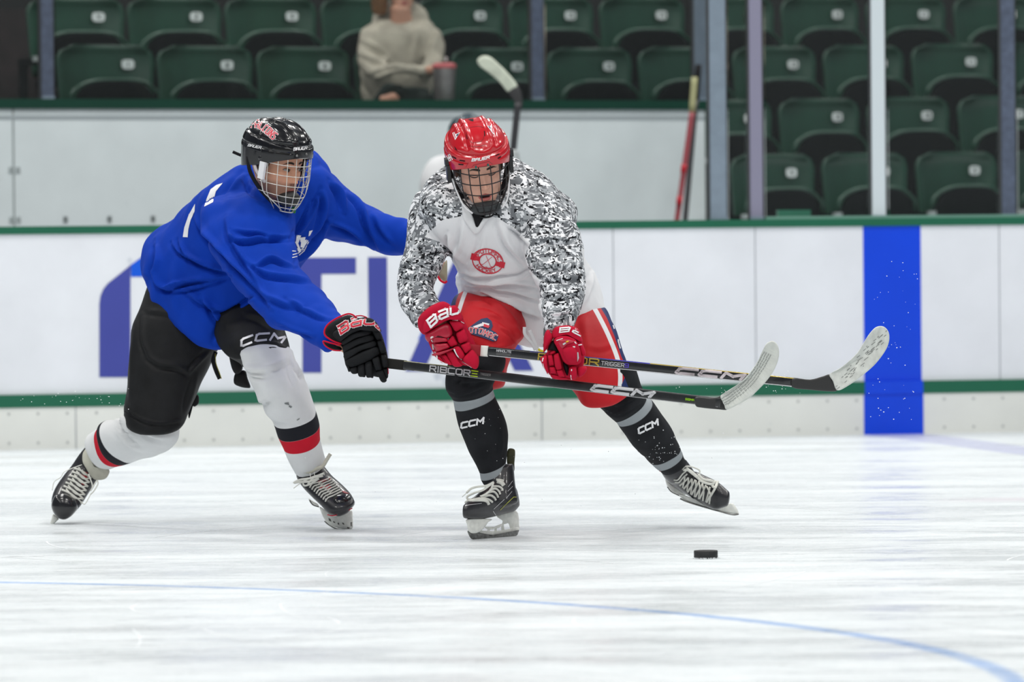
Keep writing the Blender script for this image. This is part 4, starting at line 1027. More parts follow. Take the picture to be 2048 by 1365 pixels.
decal('lettering', text_quads('CCM', [(1278, 868), (1316, 850)], 10, 3.6, shear=.35, wide=1.6, gap=2.6), B_s, M_white_print, sR, .003)
mbn = MB()
for _ in range(46):
    a, b = random.gauss(1318, 22), random.gauss(897, 18); h = cast(B_s, a, b, .002)
    if h is not None:
        V, Fc = ell(h, (.0018 * random.uniform(.4, 1.3),) * 3, 6, 4); mbn.add(V, Fc)
for _ in range(14):
    a, b = random.gauss(975, 22), random.gauss(870, 35); h = cast(B_s, a, b, .002)
    if h is not None:
        V, Fc = ell(h, (.0014 * random.uniform(.4, 1.2),) * 3, 6, 4); mbn.add(V, Fc)
o_ = mbn.put('snow_flecks', mat('snow', (.9, .92, .95), .6), sR)
o_['kind'] = 'stuff'
# skates ------------------------------------------------------------------
def skate(parent, boot_lofts, holder, blade, Y, cap=None, name='skate'):
    b = fuse(name, boot_lofts, M_boot, parent, .0042, 3)
    return b
rk = skate(red, [loft([(928, 1010, 928, 1037, None, None, 19.2, .03), (936, 1003, 938, 1039, None, None, 19.22, .045), (956, 988, 962, 1039, None, None, 19.27, .05), (978, 968, 986, 1035, None, None, 19.32, .045), (1000, 955, 1008, 1029, None, None, 19.38, .045), (1018, 955, 1028, 1024, None, None, 19.43, .04), (1031, 975, 1038, 1014, None, None, 19.46, .03)], seg=32)[:2],
                 loft([(962, 1003, 1037, 1003, None, None, 19.36, .05), (970, 975, 1031, 972, None, None, 19.38, .055), (974, 955, 1028, 940, None, None, 19.4, .055), (978, 948, 1027, 932, None, None, 19.4, .05)], seg=32)[:2]], None, None, 19.3)
B_rk = bvh([rk]); R = zRS1
o = pads('tendon_guard', [([(790, 65), (870, 58), (890, 110), (880, 250), (876, 360), (810, 345), (775, 230)], 0, .006, 5)], R, 19.45, mat('olive_guard', s2l(70, 70, 40), .5, var=.4, vscale=60), rk)
hol = pads('blade_holder', [([(240, 1015), (560, 1015), (520, 1060), (480, 1120), (400, 1195), (300, 1210), (245, 1165), (235, 1100)], -.02, .012, 6), ([(640, 965), (900, 900), (945, 1100), (935, 1150), (840, 1180), (800, 1080), (760, 1060), (700, 1100), (715, 1040)], .06, .012, 6, ),
                            ([(300, 1165), (480, 1195), (700, 1185), (830, 1150), (935, 1130), (930, 1180), (800, 1215), (560, 1235), (340, 1225), (250, 1180)], .02, .008, 6, ), ([(470, 1120), (560, 1135), (650, 1110), (700, 1080), (720, 1095), (680, 1130), (560, 1160), (500, 1150)], .02, .008, 6),
                            ([(520, 1130), (550, 1130), (540, 1210), (500, 1200)], .02, .006, 6), ([(610, 1130), (640, 1120), (640, 1210), (600, 1210)], .03, .006, 6), ([(700, 1090), (730, 1080), (750, 1190), (700, 1200)], .04, .006, 6)], R, 19.33, M_holder, rk)
bl = pads('steel_runner', [([(240, 1175), (330, 1225), (560, 1240), (800, 1220), (932, 1165), (932, 1200), (900, 1245), (760, 1262), (600, 1275), (400, 1297), (300, 1290), (262, 1245)], 0, .003, 8)], R, 19.33, M_steel, rk)
# slant the holder so that the heel lies farther from the camera
for q_ in (hol, bl):
    V = wverts(q_); P = proj(V); V2 = np.array([at(a, b, v[1] + (a - 985) * .0021) for (a, b), v in zip(P, V)]); set_wverts(q_, V2)
cord('laces', [(R([(215, 790), (300, 765), (420, 755), (500, 770), (530, 820)]), 3.2), (R([(250, 770), (400, 735), (500, 740), (560, 770), (580, 790)]), 2.4), (R([(430, 720), (540, 690), (600, 720), (625, 760)]), 2.4), (R([(500, 660), (590, 640), (640, 680), (655, 725)]), 2.3), (R([(540, 620), (620, 600), (670, 640), (685, 680)]), 2.2), (R([(590, 570), (660, 570), (710, 600), (715, 630)]), 2.2), (R([(640, 500), (700, 520), (735, 560)]), 4.5), (R([(630, 480), (690, 485), (735, 495)]), 2.6)], None, 19.28, 2.4, M_lace, rk, B_rk, .004, .5)
cord('loose_laces', [(R([(600, 510), (500, 560), (380, 575), (290, 600), (225, 660)]), 2.2), (R([(225, 660), (165, 715)]), .8), (R([(590, 520), (560, 610), (480, 680), (380, 720), (260, 750), (235, 710), (330, 660), (450, 620), (560, 540)]), 2.2)], None, 19.24, 2.2, M_lace, rk, flat=.4)
decal('side_stripes', strokes([R([(600, 880), (740, 750)]), R([(770, 730), (845, 640)]), R([(790, 635), (855, 570)]), R([(795, 575), (855, 495)])], .9), B_rk, M_holo, rk, .003)
decal('side_stripes', strokes([R([(690, 890), (780, 800), (870, 715), (905, 715)])], 1.1), B_rk, mat('lime_trim', s2l(190, 195, 80), .5), rk, .003)
decal('toe_cap_edge', strokes([R([(590, 910), (640, 985)]), R([(210, 830), (430, 800)])], 1.0), B_rk, M_holo, rk, .0025)
# right skate (pushing off)
ry = 19.86
rk2 = skate(red, [loft([(1330, 950, 1352, 978, None, None, ry + .1, .035), (1352, 952, 1372, 990, None, None, ry + .07, .045), (1385, 943, 1395, 1003, None, None, ry + .03, .052), (1412, 953, 1415, 1015, None, None, ry, .052), (1436, 965, 1432, 1020, None, None, ry - .03, .05), (1456, 982, 1452, 1014, None, None, ry - .05, .035)], seg=32)[:2],
                  loft([(1322, 945, 1372, 920, None, None, 19.8, .045), (1330, 958, 1385, 938, None, None, 19.84, .05), (1340, 968, 1395, 955, None, None, 19.88, .045)], seg=28)[:2]], None, None, ry)
B_rk2 = bvh([rk2]); R = zRS2
hol2 = pads('blade_holder', [([(345, 590), (400, 640), (560, 750), (700, 840), (640, 880), (560, 870), (440, 790), (375, 700)], .12, .012, 5), ([(560, 850), (640, 850), (900, 960), (1100, 1060), (1300, 1120), (1430, 1080), (1490, 1000), (1560, 1080), (1595, 1150), (1590, 1185), (1500, 1180), (1280, 1140), (1000, 1050), (700, 960)], .03, .010, 5)], R, ry, M_holder, rk2)
bl2 = cord('steel_runner', [(R([(380, 720), (450, 805), (580, 870)]), 1.0), (R([(600, 920), (720, 975), (1000, 1062), (1280, 1140), (1500, 1195), (1600, 1185)]), 1.5)], None, ry + .02, 1.5, M_steel, rk2, flat=1.)
zig = []
for i, (a, b, c, d) in enumerate([(590, 700, 740, 560), (660, 755, 800, 580), (725, 810, 860, 600), (790, 855, 930, 620), (860, 890, 985, 660), (930, 925, 1040, 690), (1040, 980, 1110, 720)]):
    zig.append((R([(a, b), ((a + c) / 2, (b + d) / 2 + 8), (c, d)]), 2.0))
    zig.append((R([(a + 55, b + 35), (a + 75, (b + d) / 2), (c - 60, d - 10)]), 1.7))
zig += [(R([(1200, 620), (1150, 700), (1190, 760), (1080, 930), (1050, 985)]), 2.6), (R([(1240, 620), (1215, 700), (1190, 745)]), 2.8), (R([(490, 600), (560, 600), (640, 500), (700, 450)]), 1.6), (R([(510, 640), (580, 640), (650, 560), (720, 500)]), 1.6)]
cord('laces', zig, None, ry - .05, 2.0, M_lace, rk2, B_rk2, .004, .5)
cord('loose_laces', [(R([(640, 430), (670, 380), (760, 370), (860, 400), (930, 440), (930, 500)]), 1.6), (R([(650, 430), (760, 440), (860, 520), (960, 620), (1100, 670), (1170, 660), (1150, 620), (1000, 590), (900, 510)]), 2.6), (R([(700, 400), (800, 480), (900, 560)]), 3.0)], None, ry - .085, 2.0, M_lace, rk2, flat=.5)
cord('red_tag', [R([(245, 440), (310, 445)])], None, 19.72, 2.0, M_red_print, rk2, flat=.4)
# gloves -----------------------------------------------------------------------
M_gred = cloth('crimson_glove', s2l(186, 16, 50), bump=.3, var=.12); M_gred2 = mat('crimson_vinyl', s2l(178, 22, 52), .35, var=.15, vscale=50)
gy = 19.12; R = zRG1
gl = pads('glove', [([(150, 500), (250, 250), (480, 130), (640, 200), (800, 300), (960, 600), (1090, 900), (1080, 1150), (850, 1130), (560, 1100), (380, 940), (260, 680)], .05, .03, 3),
    ([(120, 430), (160, 330), (300, 200), (480, 115), (580, 120), (660, 190), (560, 260), (420, 330), (280, 470), (240, 640), (150, 570)], .02, .04, 3), ([(200, 560), (230, 420), (330, 330), (520, 230), (640, 185), (745, 180), (850, 350), (835, 410), (720, 380), (560, 430), (400, 520), (255, 610)], .0, .045, 4),
    ([(585, 750), (690, 640), (780, 800), (650, 845)], 0, .03, 4), ([(620, 420), (780, 395), (880, 520), (730, 605)], 0, .035, 4), ([(730, 615), (880, 535), (945, 735), (790, 795)], 0, .035, 4), ([(800, 805), (955, 750), (990, 870), (890, 955)], 0, .035, 4),
    ([(905, 950), (1000, 880), (1100, 1000), (1100, 1140), (1050, 1195), (960, 1150), (840, 1050)], -.005, .035, 3.5), ([(690, 850), (790, 825), (885, 965), (830, 1035), (740, 965)], 0, .035, 4), ([(380, 965), (480, 975), (570, 1105), (500, 1095)], 0, .03, 4), ([(490, 965), (570, 945), (690, 1130), (610, 1125)], 0, .03, 4), ([(575, 930), (690, 895), (800, 1080), (850, 1130), (780, 1158), (680, 1130)], 0, .03, 4)], R, gy, M_gred, red)
pads('vinyl_panel', [([(255, 625), (600, 445), (690, 615), (610, 700), (500, 670), (345, 665), (290, 760)], 0, .033, 4), ([(345, 670), (600, 690), (625, 755), (375, 775)], 0, .035, 4), ([(365, 785), (600, 765), (655, 850), (435, 935)], 0, .035, 4), ([(360, 950), (700, 850), (780, 820), (700, 880), (440, 985)], 0, .04, 3)], R, gy, M_gred2, gl)
B_g = bvh([gl] + list(gl.children))
cord('white_piping', [(R([(370, 760), (345, 720), (350, 680), (450, 682), (600, 688), (608, 735)]), 1.6), (R([(365, 790), (378, 880)]), 1.9), (R([(400, 915), (430, 985), (435, 1030)]), 1.3), (R([(440, 1040), (500, 1075), (560, 1105)]), 1.0), (R([(705, 870), (760, 975), (830, 1040)]), 1.5), (R([(840, 1070), (990, 1170)]), .9), (R([(680, 415), (770, 408)]), .8), (R([(815, 430), (870, 460)]), .8)], None, gy - .03, 1.2, M_white_print, gl, B_g, .001, .6)
decal('lettering', text_quads('BaU', R([(335, 520), (460, 410), (640, 330), (790, 290)]), 15, 4.2, shear=.25, gap=1.4), B_g, M_white_print, gl, .003)
gy2 = 18.98; R = zRG2
gr = pads('glove', [([(240, 480), (380, 300), (560, 220), (800, 250), (900, 480), (930, 700), (900, 900), (780, 1080), (450, 1080), (260, 950), (190, 760), (300, 620)], .05, .02, 3),
    ([(370, 330), (420, 220), (520, 190), (650, 180), (800, 225), (870, 340), (895, 470), (800, 430), (650, 350), (450, 370), (390, 400)], 0, .045, 4), ([(228, 600), (235, 400), (265, 290), (310, 255), (345, 290), (395, 380), (340, 490), (245, 640)], .0, .04, 3),
    ([(405, 450), (450, 370), (600, 345), (760, 400), (830, 500), (875, 650), (870, 800), (800, 860), (650, 855), (560, 790), (500, 650), (440, 530)], -.02, .035, 5), ([(545, 600), (610, 550), (740, 540), (815, 640), (825, 780), (760, 825), (650, 815), (570, 720)], -.04, .03, 3), ([(790, 410), (870, 470), (940, 600), (945, 700), (880, 690), (840, 560)], 0, .035, 4),
    ([(175, 755), (230, 700), (290, 690), (310, 870), (335, 1000), (290, 1005), (215, 860)], 0, .04, 3), ([(330, 650), (400, 605), (440, 620), (430, 660), (340, 690)], .0, .035, 3), ([(298, 690), (380, 672), (425, 870), (320, 875)], -.005, .04, 4), ([(320, 885), (425, 880), (465, 1005), (350, 1000)], -.005, .04, 4), ([(400, 705), (450, 660), (495, 670), (545, 920), (440, 935)], -.01, .042, 4), ([(440, 945), (550, 930), (610, 1060), (490, 1065)], -.01, .04, 4),
    ([(345, 1010), (480, 1030), (660, 1080), (620, 1112), (400, 1092)], -.005, .035, 3), ([(655, 930), (700, 870), (780, 870), (805, 1000), (790, 1090), (725, 1118), (680, 1060)], -.01, .04, 3), ([(800, 900), (950, 880), (965, 960), (900, 1040), (825, 1060)], 0, .035, 3)], R, gy2, M_gred, red)
pads('vinyl_panel', [([(460, 440), (600, 400), (740, 430), (765, 470), (640, 520), (535, 590)], -.03, .03, 4)], R, gy2, M_gred2, gr)
pads('black_palm', [([(300, 600), (350, 480), (400, 440), (440, 530), (490, 640), (440, 650), (380, 610)], .0, .025, 3)], R, gy2, M_black, gr)
pads('black_palm', [([(560, 800), (640, 860), (660, 900), (640, 1040), (590, 950)], .0, .03, 3)], R, gy2, M_black, gr)
B_g2 = bvh([gr] + list(gr.children))
cord('white_piping', [(R([(225, 735), (210, 800)]), 1.2), (R([(220, 830), (240, 900), (285, 990)]), 1.0), (R([(310, 995), (330, 1050), (370, 1085)]), 1.1), (R([(710, 930), (708, 960)]), 1.1), (R([(698, 1030), (710, 1105)]), 1.2), (R([(805, 520), (885, 510)]), 1.1), (R([(450, 440), (560, 405)]), .8), (R([(730, 550), (770, 550)]), 1.5), (R([(760, 460), (790, 495)]), 1.2)], None, gy2 - .04, 1.2, M_white_print, gr, B_g2, .001, .6)
decal('lettering', text_quads('Ba', R([(505, 300), (620, 285), (740, 300), (860, 360)]), 8.5, 2.6, shear=.3, gap=1.6), B_g2, M_white_print, gr, .003)
decal('tag', [R([(610, 455), (655, 440), (660, 460), (620, 475)])], B_g2, mat('yellow_tag', s2l(230, 190, 30), .5), gr, .002)
decal('tag', [R([(555, 495), (600, 470), (620, 485), (570, 520)]), R([(805, 640), (825, 640), (835, 740), (810, 805)])], B_g2, M_holo, gr, .002)
# head ---------------------------------------------------------------------------
HR = rotM(9, 26, -8, at(957, 331, 19.28))
Vf, Ff, at_ = face_mesh(closed=True, mouth_open=.004)
neck = [(930, 360, 1000, 360, None, None, 19.33, .06), (935, 400, 1000, 400, None, None, 19.36, .06), (925, 440, 1010, 440, None, None, 19.42, .06)]
shr = lambda rings, s_: loft(rings, seg=20, sub=3, scale=s_)[:2]
M_skinr = skin_mat('fair_skin', s2l(222, 172, 150))
body = join_body(red, (xf(HR, Vf), Ff, at_), [loft(neck, seg=20)[:2], shr(torso, .72), shr(armL, .62), shr(armR, .62), shr(legL, .66), shr(legR, .66), loft([(905, 708, 1015, 708, None, None, 19.36, .06), (925, 800, 975, 790, None, None, 19.37, .05), (940, 864, 995, 855, None, None, 19.39, .05), (970, 950, 1006, 945, None, None, 19.4, .035), (985, 985, 1010, 980, None, None, 19.42, .02)], seg=16)[:2],
    loft([(1175, 770, 1255, 745, None, None, 19.46, .06), (1225, 835, 1280, 805, None, None, 19.52, .05), (1280, 890, 1325, 865, None, None, 19.62, .05), (1330, 945, 1355, 930, None, None, 19.82, .02)], seg=16)[:2], loft([(850, 640, 880, 620, None, None, 19.15, .03), (880, 680, 910, 665, None, None, 19.13, .03)], seg=12)[:2], loft([(1100, 660, 1140, 660, None, None, 19.03, .03), (1105, 700, 1145, 700, None, None, 19.0, .03)], seg=12)[:2]], M_skinr)
for sg in (-1, 1):
    V, Fc = ell((sg * .077, .012, -.008), (.009, .018, .03)); put('ear', xf(HR, V), Fc, M_skinr, body)
M_hairb = cloth('dark_brown_hair', (.035, .022, .015), bump=.8)
for sg in (-1, 1):
    V, Fc = ell((sg * .070, -.020, .012), (.010, .022, .035)); put('hair', xf(HR, V), Fc, M_hairb, red)
M_hred = mat('red_helmet_shell', s2l(190, 14, 30), .22, spec=.5, coat=.35)
Vh, Fh = helmet_mesh((.036, .062)); hr = put('helmet', xf(HR, Vh), Fh, M_hred, red); fix_normals(hr)
B_h = bvh([hr]); R = zRH
for q_ in [R([(215, 595), (275, 625), (272, 642), (225, 615)]), R([(315, 650), (390, 660), (388, 672), (322, 665)]), R([(300, 700), (370, 705), (368, 720), (308, 716)]), R([(785, 590), (840, 562), (838, 578), (790, 602)]), R([(815, 625), (860, 600), (858, 615), (822, 638)]), R([(248, 470), (270, 500), (290, 530), (262, 515)]), R([(395, 310), (408, 330), (428, 385), (412, 375)]), R([(635, 265), (648, 280), (655, 340), (643, 335)]), R([(425, 120), (500, 115), (498, 150), (460, 140)])]: decal('vent_slot', [q_], B_h, M_black, hr, .0015)
M_deep = mat('deep_red_seam', s2l(120, 6, 20), .3)
decal('shell_seams', strokes([R([(400, 290), (430, 345), (460, 410), (490, 430), (600, 410), (630, 370), (650, 280)]), R([(380, 262), (460, 225), (560, 210), (640, 230)]), R([(440, 470), (540, 480), (655, 455)]), R([(470, 760), (500, 720), (700, 670), (760, 715)]), R([(430, 690), (400, 745)])], .8), B_h, M_deep, hr, .0008)
decal('helmet_sticker', fan(R([(225, 300), (250, 285), (262, 320), (330, 285), (262, 392)])), B_h, M_white_print, hr, .0015)
decal('helmet_sticker', [R([(240, 310), (252, 305), (268, 360), (262, 372)]), R([(236, 303), (244, 298), (250, 318), (242, 322)])], B_h, M_red_print, hr, .002)
decal('helmet_sticker', [R([(280, 320), (312, 300), (295, 335), (278, 345)])], B_h, M_navy, hr, .002)
decal('helmet_sticker', fan(R([(668, 195), (700, 215), (735, 195), (765, 260), (780, 330), (750, 305)])), B_h, M_white_print, hr, .0015)
decal('helmet_sticker', [R([(690, 205), (715, 215), (725, 245), (710, 240)])], B_h, M_navy, hr, .002)
decal('helmet_sticker', [R([(735, 225), (748, 230), (768, 300), (752, 290)])], B_h, M_red_print, hr, .002)
decal('lettering', text_quads('BAUER', R([(478, 668), (600, 655), (705, 630)]), 5, 1.5, shear=.35, gap=1.6), B_h, M_white_print, hr, .0015)
decal('lettering', text_quads('96', R([(150, 600), (185, 665)]), 7, 1.7, gap=1.6), B_h, M_white_print, hr, .0015)
M_wireb = mat('black_wire', (.015, .015, .017), .35, .3)
cg = cage(HR, M_wireb, hr, (.022, -.014, -.052, -.088, -.118), (-68, -48, -29, -10, 9, 28, 47, 67), .0019)
mbc = MB()
for px, py in R([(532, 745), (690, 715)]):
    h = cast(B_h, px, py, .002); V, Fc = ell(h, (.0035, .003, .0045)); mbc.add(V, Fc)
mbc.put('cage_screws', mat('teal_steel', s2l(40, 110, 105), .3, .7), hr)
Vc, Fc = ell((0, -.083, -.120), (.052, .032, .026), 24, 14); chin = put('chin_cup', xf(HR, Vc), Fc, mat('charcoal_rubber', s2l(52, 56, 58), .6), hr)
for sg in (-1, 1):
    mbj = MB(); mbj.box((sg * .108, -.02, -.0), (.006, .012, .03)); mbj.box((sg * .112, -.02, .04), (.006, .01, .012)); put('cage_clip', xf(HR, mbj.V), mbj.F, M_wireb, hr, smooth=False)
    Vp = [xf(HR, [(sg * .098, -.03, -.02), (sg * .09, -.055, -.06), (sg * .075, -.085, -.10), (sg * .05, -.105, -.125)])]
    Vt, Ft = tube(smooth_line(Vp[0]), .003, 8, .4); put('white_strap', Vt, Ft, M_white_print, hr)
    Vt, Ft = tube(smooth_line(xf(HR, [(sg * .100, -.0, .0), (sg * .085, -.01, -.06), (sg * .05, -.05, -.13)])), .007, 8, .3); put('chin_strap', Vt, Ft, M_black, hr)
# stick -----------------------------------------------------------------------------
def sY(px): return 19.13 + (px - 905) * (-.13 / 780)
a0, a1 = (880, 693), (1595, 766); A0, A1 = at(*a0, sY(880)), at(*a1, sY(1595))
ST = empty('hockey_stick', tuple(A0), 'black hockey stick with clean white taped blade, held in both red gloves', 'hockey stick', None)
M_shaft = mat('black_carbon', (.012, .012, .014), .22, coat=.5, var=.3, vscale=80)
sh = stick_shaft(A0, A1, .031, .021, M_shaft, 'shaft', ST)
h0, h1 = at(905, 696, sY(905)), at(963, 702, sY(963)); stick_shaft(h0, h1, .036, .026, cloth('red_grip_tape', s2l(150, 40, 50)), 'grip_tape', ST, 4)
stick_shaft(at(962, 702, sY(962)), at(976, 703.2, sY(976)), .0365, .0265, mat('white_tape', (.75, .75, .7), .6), 'white_band', ST, 2)
hz = zf_(1150, 620, 3.151)
heel = pads('heel', [([(1370, 432), (1480, 440), (1560, 420), (1606, 408), (1625, 450), (1652, 508), (1600, 515), (1480, 505), (1370, 490)], 0, .007, 5)], hz, sY(1640), mat('black_heel_tape', (.02, .02, .02), .5), ST)
b_out = [(1604, 408), (1660, 375), (1720, 330), (1780, 270), (1820, 205), (1860, 145), (1900, 108), (1945, 106), (1976, 140), (1980, 195), (1955, 260), (1890, 345), (1810, 415), (1720, 480), (1652, 508), (1625, 450)]
bld = MB()
def blade(name, pts, zf, Y, M, parent, th=.0045, dy=.0009):
    q = zf(pts); ys = [Y + ((x - q[0][0]) ** 2) * dy * .012 for x, _ in q]
    V, Fc = puff(q, ys, th, 8, True, 1., per=5, rings=9); o = put(name, V, Fc, M, parent); fix_normals(o); return o
M_tape = mat('white_blade_tape', (.66, .68, .64), .7, var=.22, vscale=26, bump=.5, bscale=120)
bo = blade('blade', b_out, hz, sY(1680), M_tape, ST)
B_b = bvh([bo]); random.seed(3)
marks = []
for _ in range(60):
    t = random.random(); x = 1640 + t * 320; y = 480 - t * 330 + random.gauss(0, 22); l_ = random.uniform(4, 22)
    marks.append(hz([(x, y), (x + l_, y - l_ * .8)]))
decal('puck_marks', strokes(marks, 1.0), B_b, mat('puck_grey', (.22, .23, .22), .7), bo, .001)
B_st = bvh([sh]); T = (np.array(a1) - np.array(a0)) / np.linalg.norm(np.array(a1) - np.array(a0)); Pn = np.array([T[1], -T[0]])
def onst(px, off): t = (px - a0[0]) / T[0]; q = np.array(a0) + T * t - Pn * off; return tuple(q)
def st_text(s, x0, x1, off, h, wd, M, shear=.0, wide=1., gap=1.6, nm='lettering'):
    decal(nm, text_quads(s, [onst(x0, off), onst(x1, off)], h, wd, shear, wide, gap), B_st, M, sh, .001, res=4)
M_gold = mat('gold_print', s2l(200, 175, 70), .35, .4)
st_text('NANOLITE', 993, 1022, -1, 4, .8, M_holo); 
decal('fine_print', strokes([[onst(993, 1.5), onst(1021, 1.5)], [onst(993, 4), onst(1021, 4)]], .7), B_st, mat('dim_print', (.2, .2, .2), .6), sh, .001)
st_text('RIBCOR', 1077, 1197, 6, 12, 2.6, M_gold, wide=1.3); st_text('TRIGGER', 1203, 1248, 4, 7, 1.3, M_holo); st_text('9', 1250, 1257, 4, 7, 1.3, mat('violet_print', s2l(90, 70, 200), .4))
M_holo2 = mat('iridescent_print', (.68, .60, .62), .25, .5, var=.5, vscale=14)
st_text('CCM', 1352, 1482, 5.0, 10.2, 5.8, M_holo2, shear=.75, wide=2.0, gap=2.6)
decal('blue_edge_highlight', strokes([[onst(1060, -8.3), onst(1300, -8.3)]], 1.6), B_st, mat('cobalt_highlight', s2l(60, 60, 220), .3), sh, .0008)  # blue-violet highlight of the holographic top edge, put into the colour
decal('gold_edge_line', strokes([[onst(1300, -8.3), onst(1590, -8.0)]], 1.2), B_st, M_gold, sh, .0008)
decal('white_edge_line', strokes([[onst(980, 8.4), onst(1590, 8.2)]], 1.1), B_st, M_white_print, sh, .0008)

# ================================================================== BACKGROUND: bench player, spectator, leaning sticks
def sil(rings, **k_): return loft(rings, **k_)[:2]
# person on the bench behind the red helmet
by_ = 29.0
bp_ = at(925, 880, by_); bench = empty('person', (bp_[0], bp_[1], .02), 'bench player in white jersey and dark green helmet, mostly hidden behind the red helmet', 'person')
bt = [(850, 620, 975, 620, None, None, by_, .16), (845, 500, 985, 500, None, None, by_, .17), (838, 400, 1000, 410, None, None, by_, .16), (838, 355, 1005, 360, None, None, by_, .15), (860, 318, 990, 325, None, None, by_, .12), (895, 306, 965, 310, None, None, by_, .08)]
ba = [(975, 330, 1000, 380, None, None, by_, .06), (1000, 340, 1018, 385, None, None, by_ - .1, .06), (1012, 325, 1038, 345, None, None, by_ - .15, .05)]
jbn = fuse('jersey', [sil(bt), sil(ba, seg=16)], M_white, bench, .016, 3)
wrinkle(jbn, [], .01, (7, 7, 5))
fuse('body', [sil([(905, 300, 960, 300, None, None, by_, .09), (900, 270, 968, 270, None, None, by_, .1), (908, 245, 960, 245, None, None, by_, .09)]), sil([(910, 318, 955, 318, None, None, by_, .06), (915, 295, 950, 295, None, None, by_, .06)]), loft(bt, scale=.7)[:2], sil([(855, 600, 905, 600, None, None, by_, .09), (860, 760, 900, 760, None, None, by_ - .05, .07), (865, 875, 895, 875, None, None, by_, .05)]), sil([(925, 600, 970, 600, None, None, by_, .09), (930, 760, 965, 760, None, None, by_ - .05, .07), (930, 875, 960, 875, None, None, by_, .05)]), sil([(1018, 335, 1032, 340, None, None, by_ - .15, .03), (1015, 315, 1035, 318, None, None, by_ - .15, .03)], seg=12)], M_skinr if 'M_skinr' in globals() else M_white, bench, .014, 2)
fuse('helmet', [sil([(898, 290, 972, 290, None, None, by_, .125), (895, 262, 974, 262, None, None, by_, .13), (905, 240, 964, 240, None, None, by_, .11), (925, 230, 948, 230, None, None, by_, .06)])], mat('dark_green_helmet', s2l(20, 50, 62), .35, coat=.3), bench, .012, 2)
fuse('glove', [sil([(1008, 350, 1034, 350, None, None, by_ - .2, .05), (1006, 325, 1040, 325, None, None, by_ - .2, .05), (1012, 303, 1038, 303, None, None, by_ - .2, .04)], seg=16)], cloth('white_grey_glove', s2l(196, 202, 202), var=.3), bench, .012, 2)
fuse('pants', [sil([(846, 590, 980, 590, None, None, by_, .17), (850, 700, 975, 700, None, None, by_, .15), (860, 730, 965, 730, None, None, by_, .12)])], M_black, bench, .02, 2)
S2 = empty('hockey_stick', tuple(at(1022, 345, by_ - .2)), 'upright hockey stick with white taped blade raised above the bench player', 'hockey stick')
M_sh3 = mat('dark_grey_shaft', (.03, .03, .035), .4)
stick_shaft(at(1014, 420, by_ - .21), at(1036, 205, by_ - .2), .034, .026, M_sh3, 'shaft', S2)
bz_ = zf_(690, 0, 4.0146)
pads('heel', [([(1310, 735), (1380, 690), (1420, 760), (1425, 850), (1400, 900), (1365, 890), (1360, 820)], 0, .012, 4)], bz_, by_ - .2, mat('black_tape', (.03, .03, .032), .6), S2)
pads('blade', [([(1070, 470), (1110, 448), (1170, 460), (1240, 520), (1310, 590), (1385, 690), (1345, 735), (1305, 738), (1240, 660), (1160, 590), (1090, 540), (1062, 500)], 0, .012, 4)], bz_, by_ - .2, mat('cream_tape', s2l(205, 212, 195), .7, var=.2, vscale=20), S2)
# sticks leaning in the bench corner
for (x0, y0, x1, y1, c1, lb) in ((1352, 452, 1384, 215, s2l(140, 50, 60), 'red-shafted hockey stick leaning in the corner of the bench wall'), (1371, 452, 1392, 190, (.03, .03, .035), 'dark hockey stick leaning right of the red one')):
    yy = 30.6 if c1[0] > .1 else 30.72; s_ = empty('hockey_stick', tuple(at(x0, y0 + 30, yy)), lb, 'hockey stick', 'sticks leaning in the bench corner')
    stick_shaft(at(x0 - 6, y0 + 45, yy), at(x1, y1 + 10, yy + .15), .03, .022, mat('leaning_shaft', c1, .4), 'shaft', s_)
    if c1[0] > .1:
        for q_ in (.18, .45): stick_shaft(at(x0 + (x1 - x0) * q_, y0 + (y1 - y0) * q_, yy + .01), at(x0 + (x1 - x0) * (q_ + .07), y0 + (y1 - y0) * (q_ + .07), yy + .01), .032, .024, mat('bright_red_band', s2l(185, 30, 45), .4), 'red_band', s_, 3)
    stick_shaft(at(x1, y1 + 10, yy + .15), at(x1 + 5, y1 - 60, yy + .2), .034, .02, mat('yellowed_tape', s2l(150, 150, 110), .7) if c1[0] > .1 else M_black, 'blade', s_, 4)
# spectator -----------------------------------------------------------------------
wy = 31.62; R = zf_(680, 0, 2.8443)
wp = at(800, 260, wy); wom = empty('person', (wp[0], wp[1], wp[2] - .6), 'seated spectator in a light grey hoodie leaning arms on the knees', 'person')
M_hood = cloth('grey_fleece', s2l(184, 174, 160), bump=.6, var=.22)
wt = [(728, 215, 850, 215, None, None, wy, .16), (722, 170, 870, 170, None, None, wy, .17), (722, 110, 882, 110, None, None, wy, .17), (727, 65, 884, 68, None, None, wy, .16), (742, 48, 868, 52, None, None, wy + .02, .13)]
wal = [(724, 62, 775, 70, None, None, wy - .05, .08), (717, 100, 768, 108, None, None, wy - .12, .085), (722, 135, 778, 120, None, None, wy - .2, .08), (752, 162, 772, 128, None, None, wy - .3, .065), (800, 150, 800, 128, None, None, wy - .36, .05), (855, 152, 852, 132, None, None, wy - .38, .045), (872, 152, 868, 134, None, None, wy - .38, .04)]
war = [(835, 62, 884, 70, None, None, wy - .05, .08), (845, 100, 890, 100, None, None, wy - .12, .08), (845, 132, 882, 138, None, None, wy - .25, .065), (835, 138, 850, 165, None, None, wy - .32, .05)]
wh = [(742, 62, 862, 64, None, None, wy + .06, .12), (744, 38, 858, 42, None, None, wy + .10, .11), (752, 20, 850, 22, None, None, wy + .12, .09), (768, 8, 838, 10, None, None, wy + .13, .06)]
hd = fuse('hoodie', [sil(wt), sil(wal, seg=20), sil(war, seg=20), sil(wh)], M_hood, wom, .011, 4)
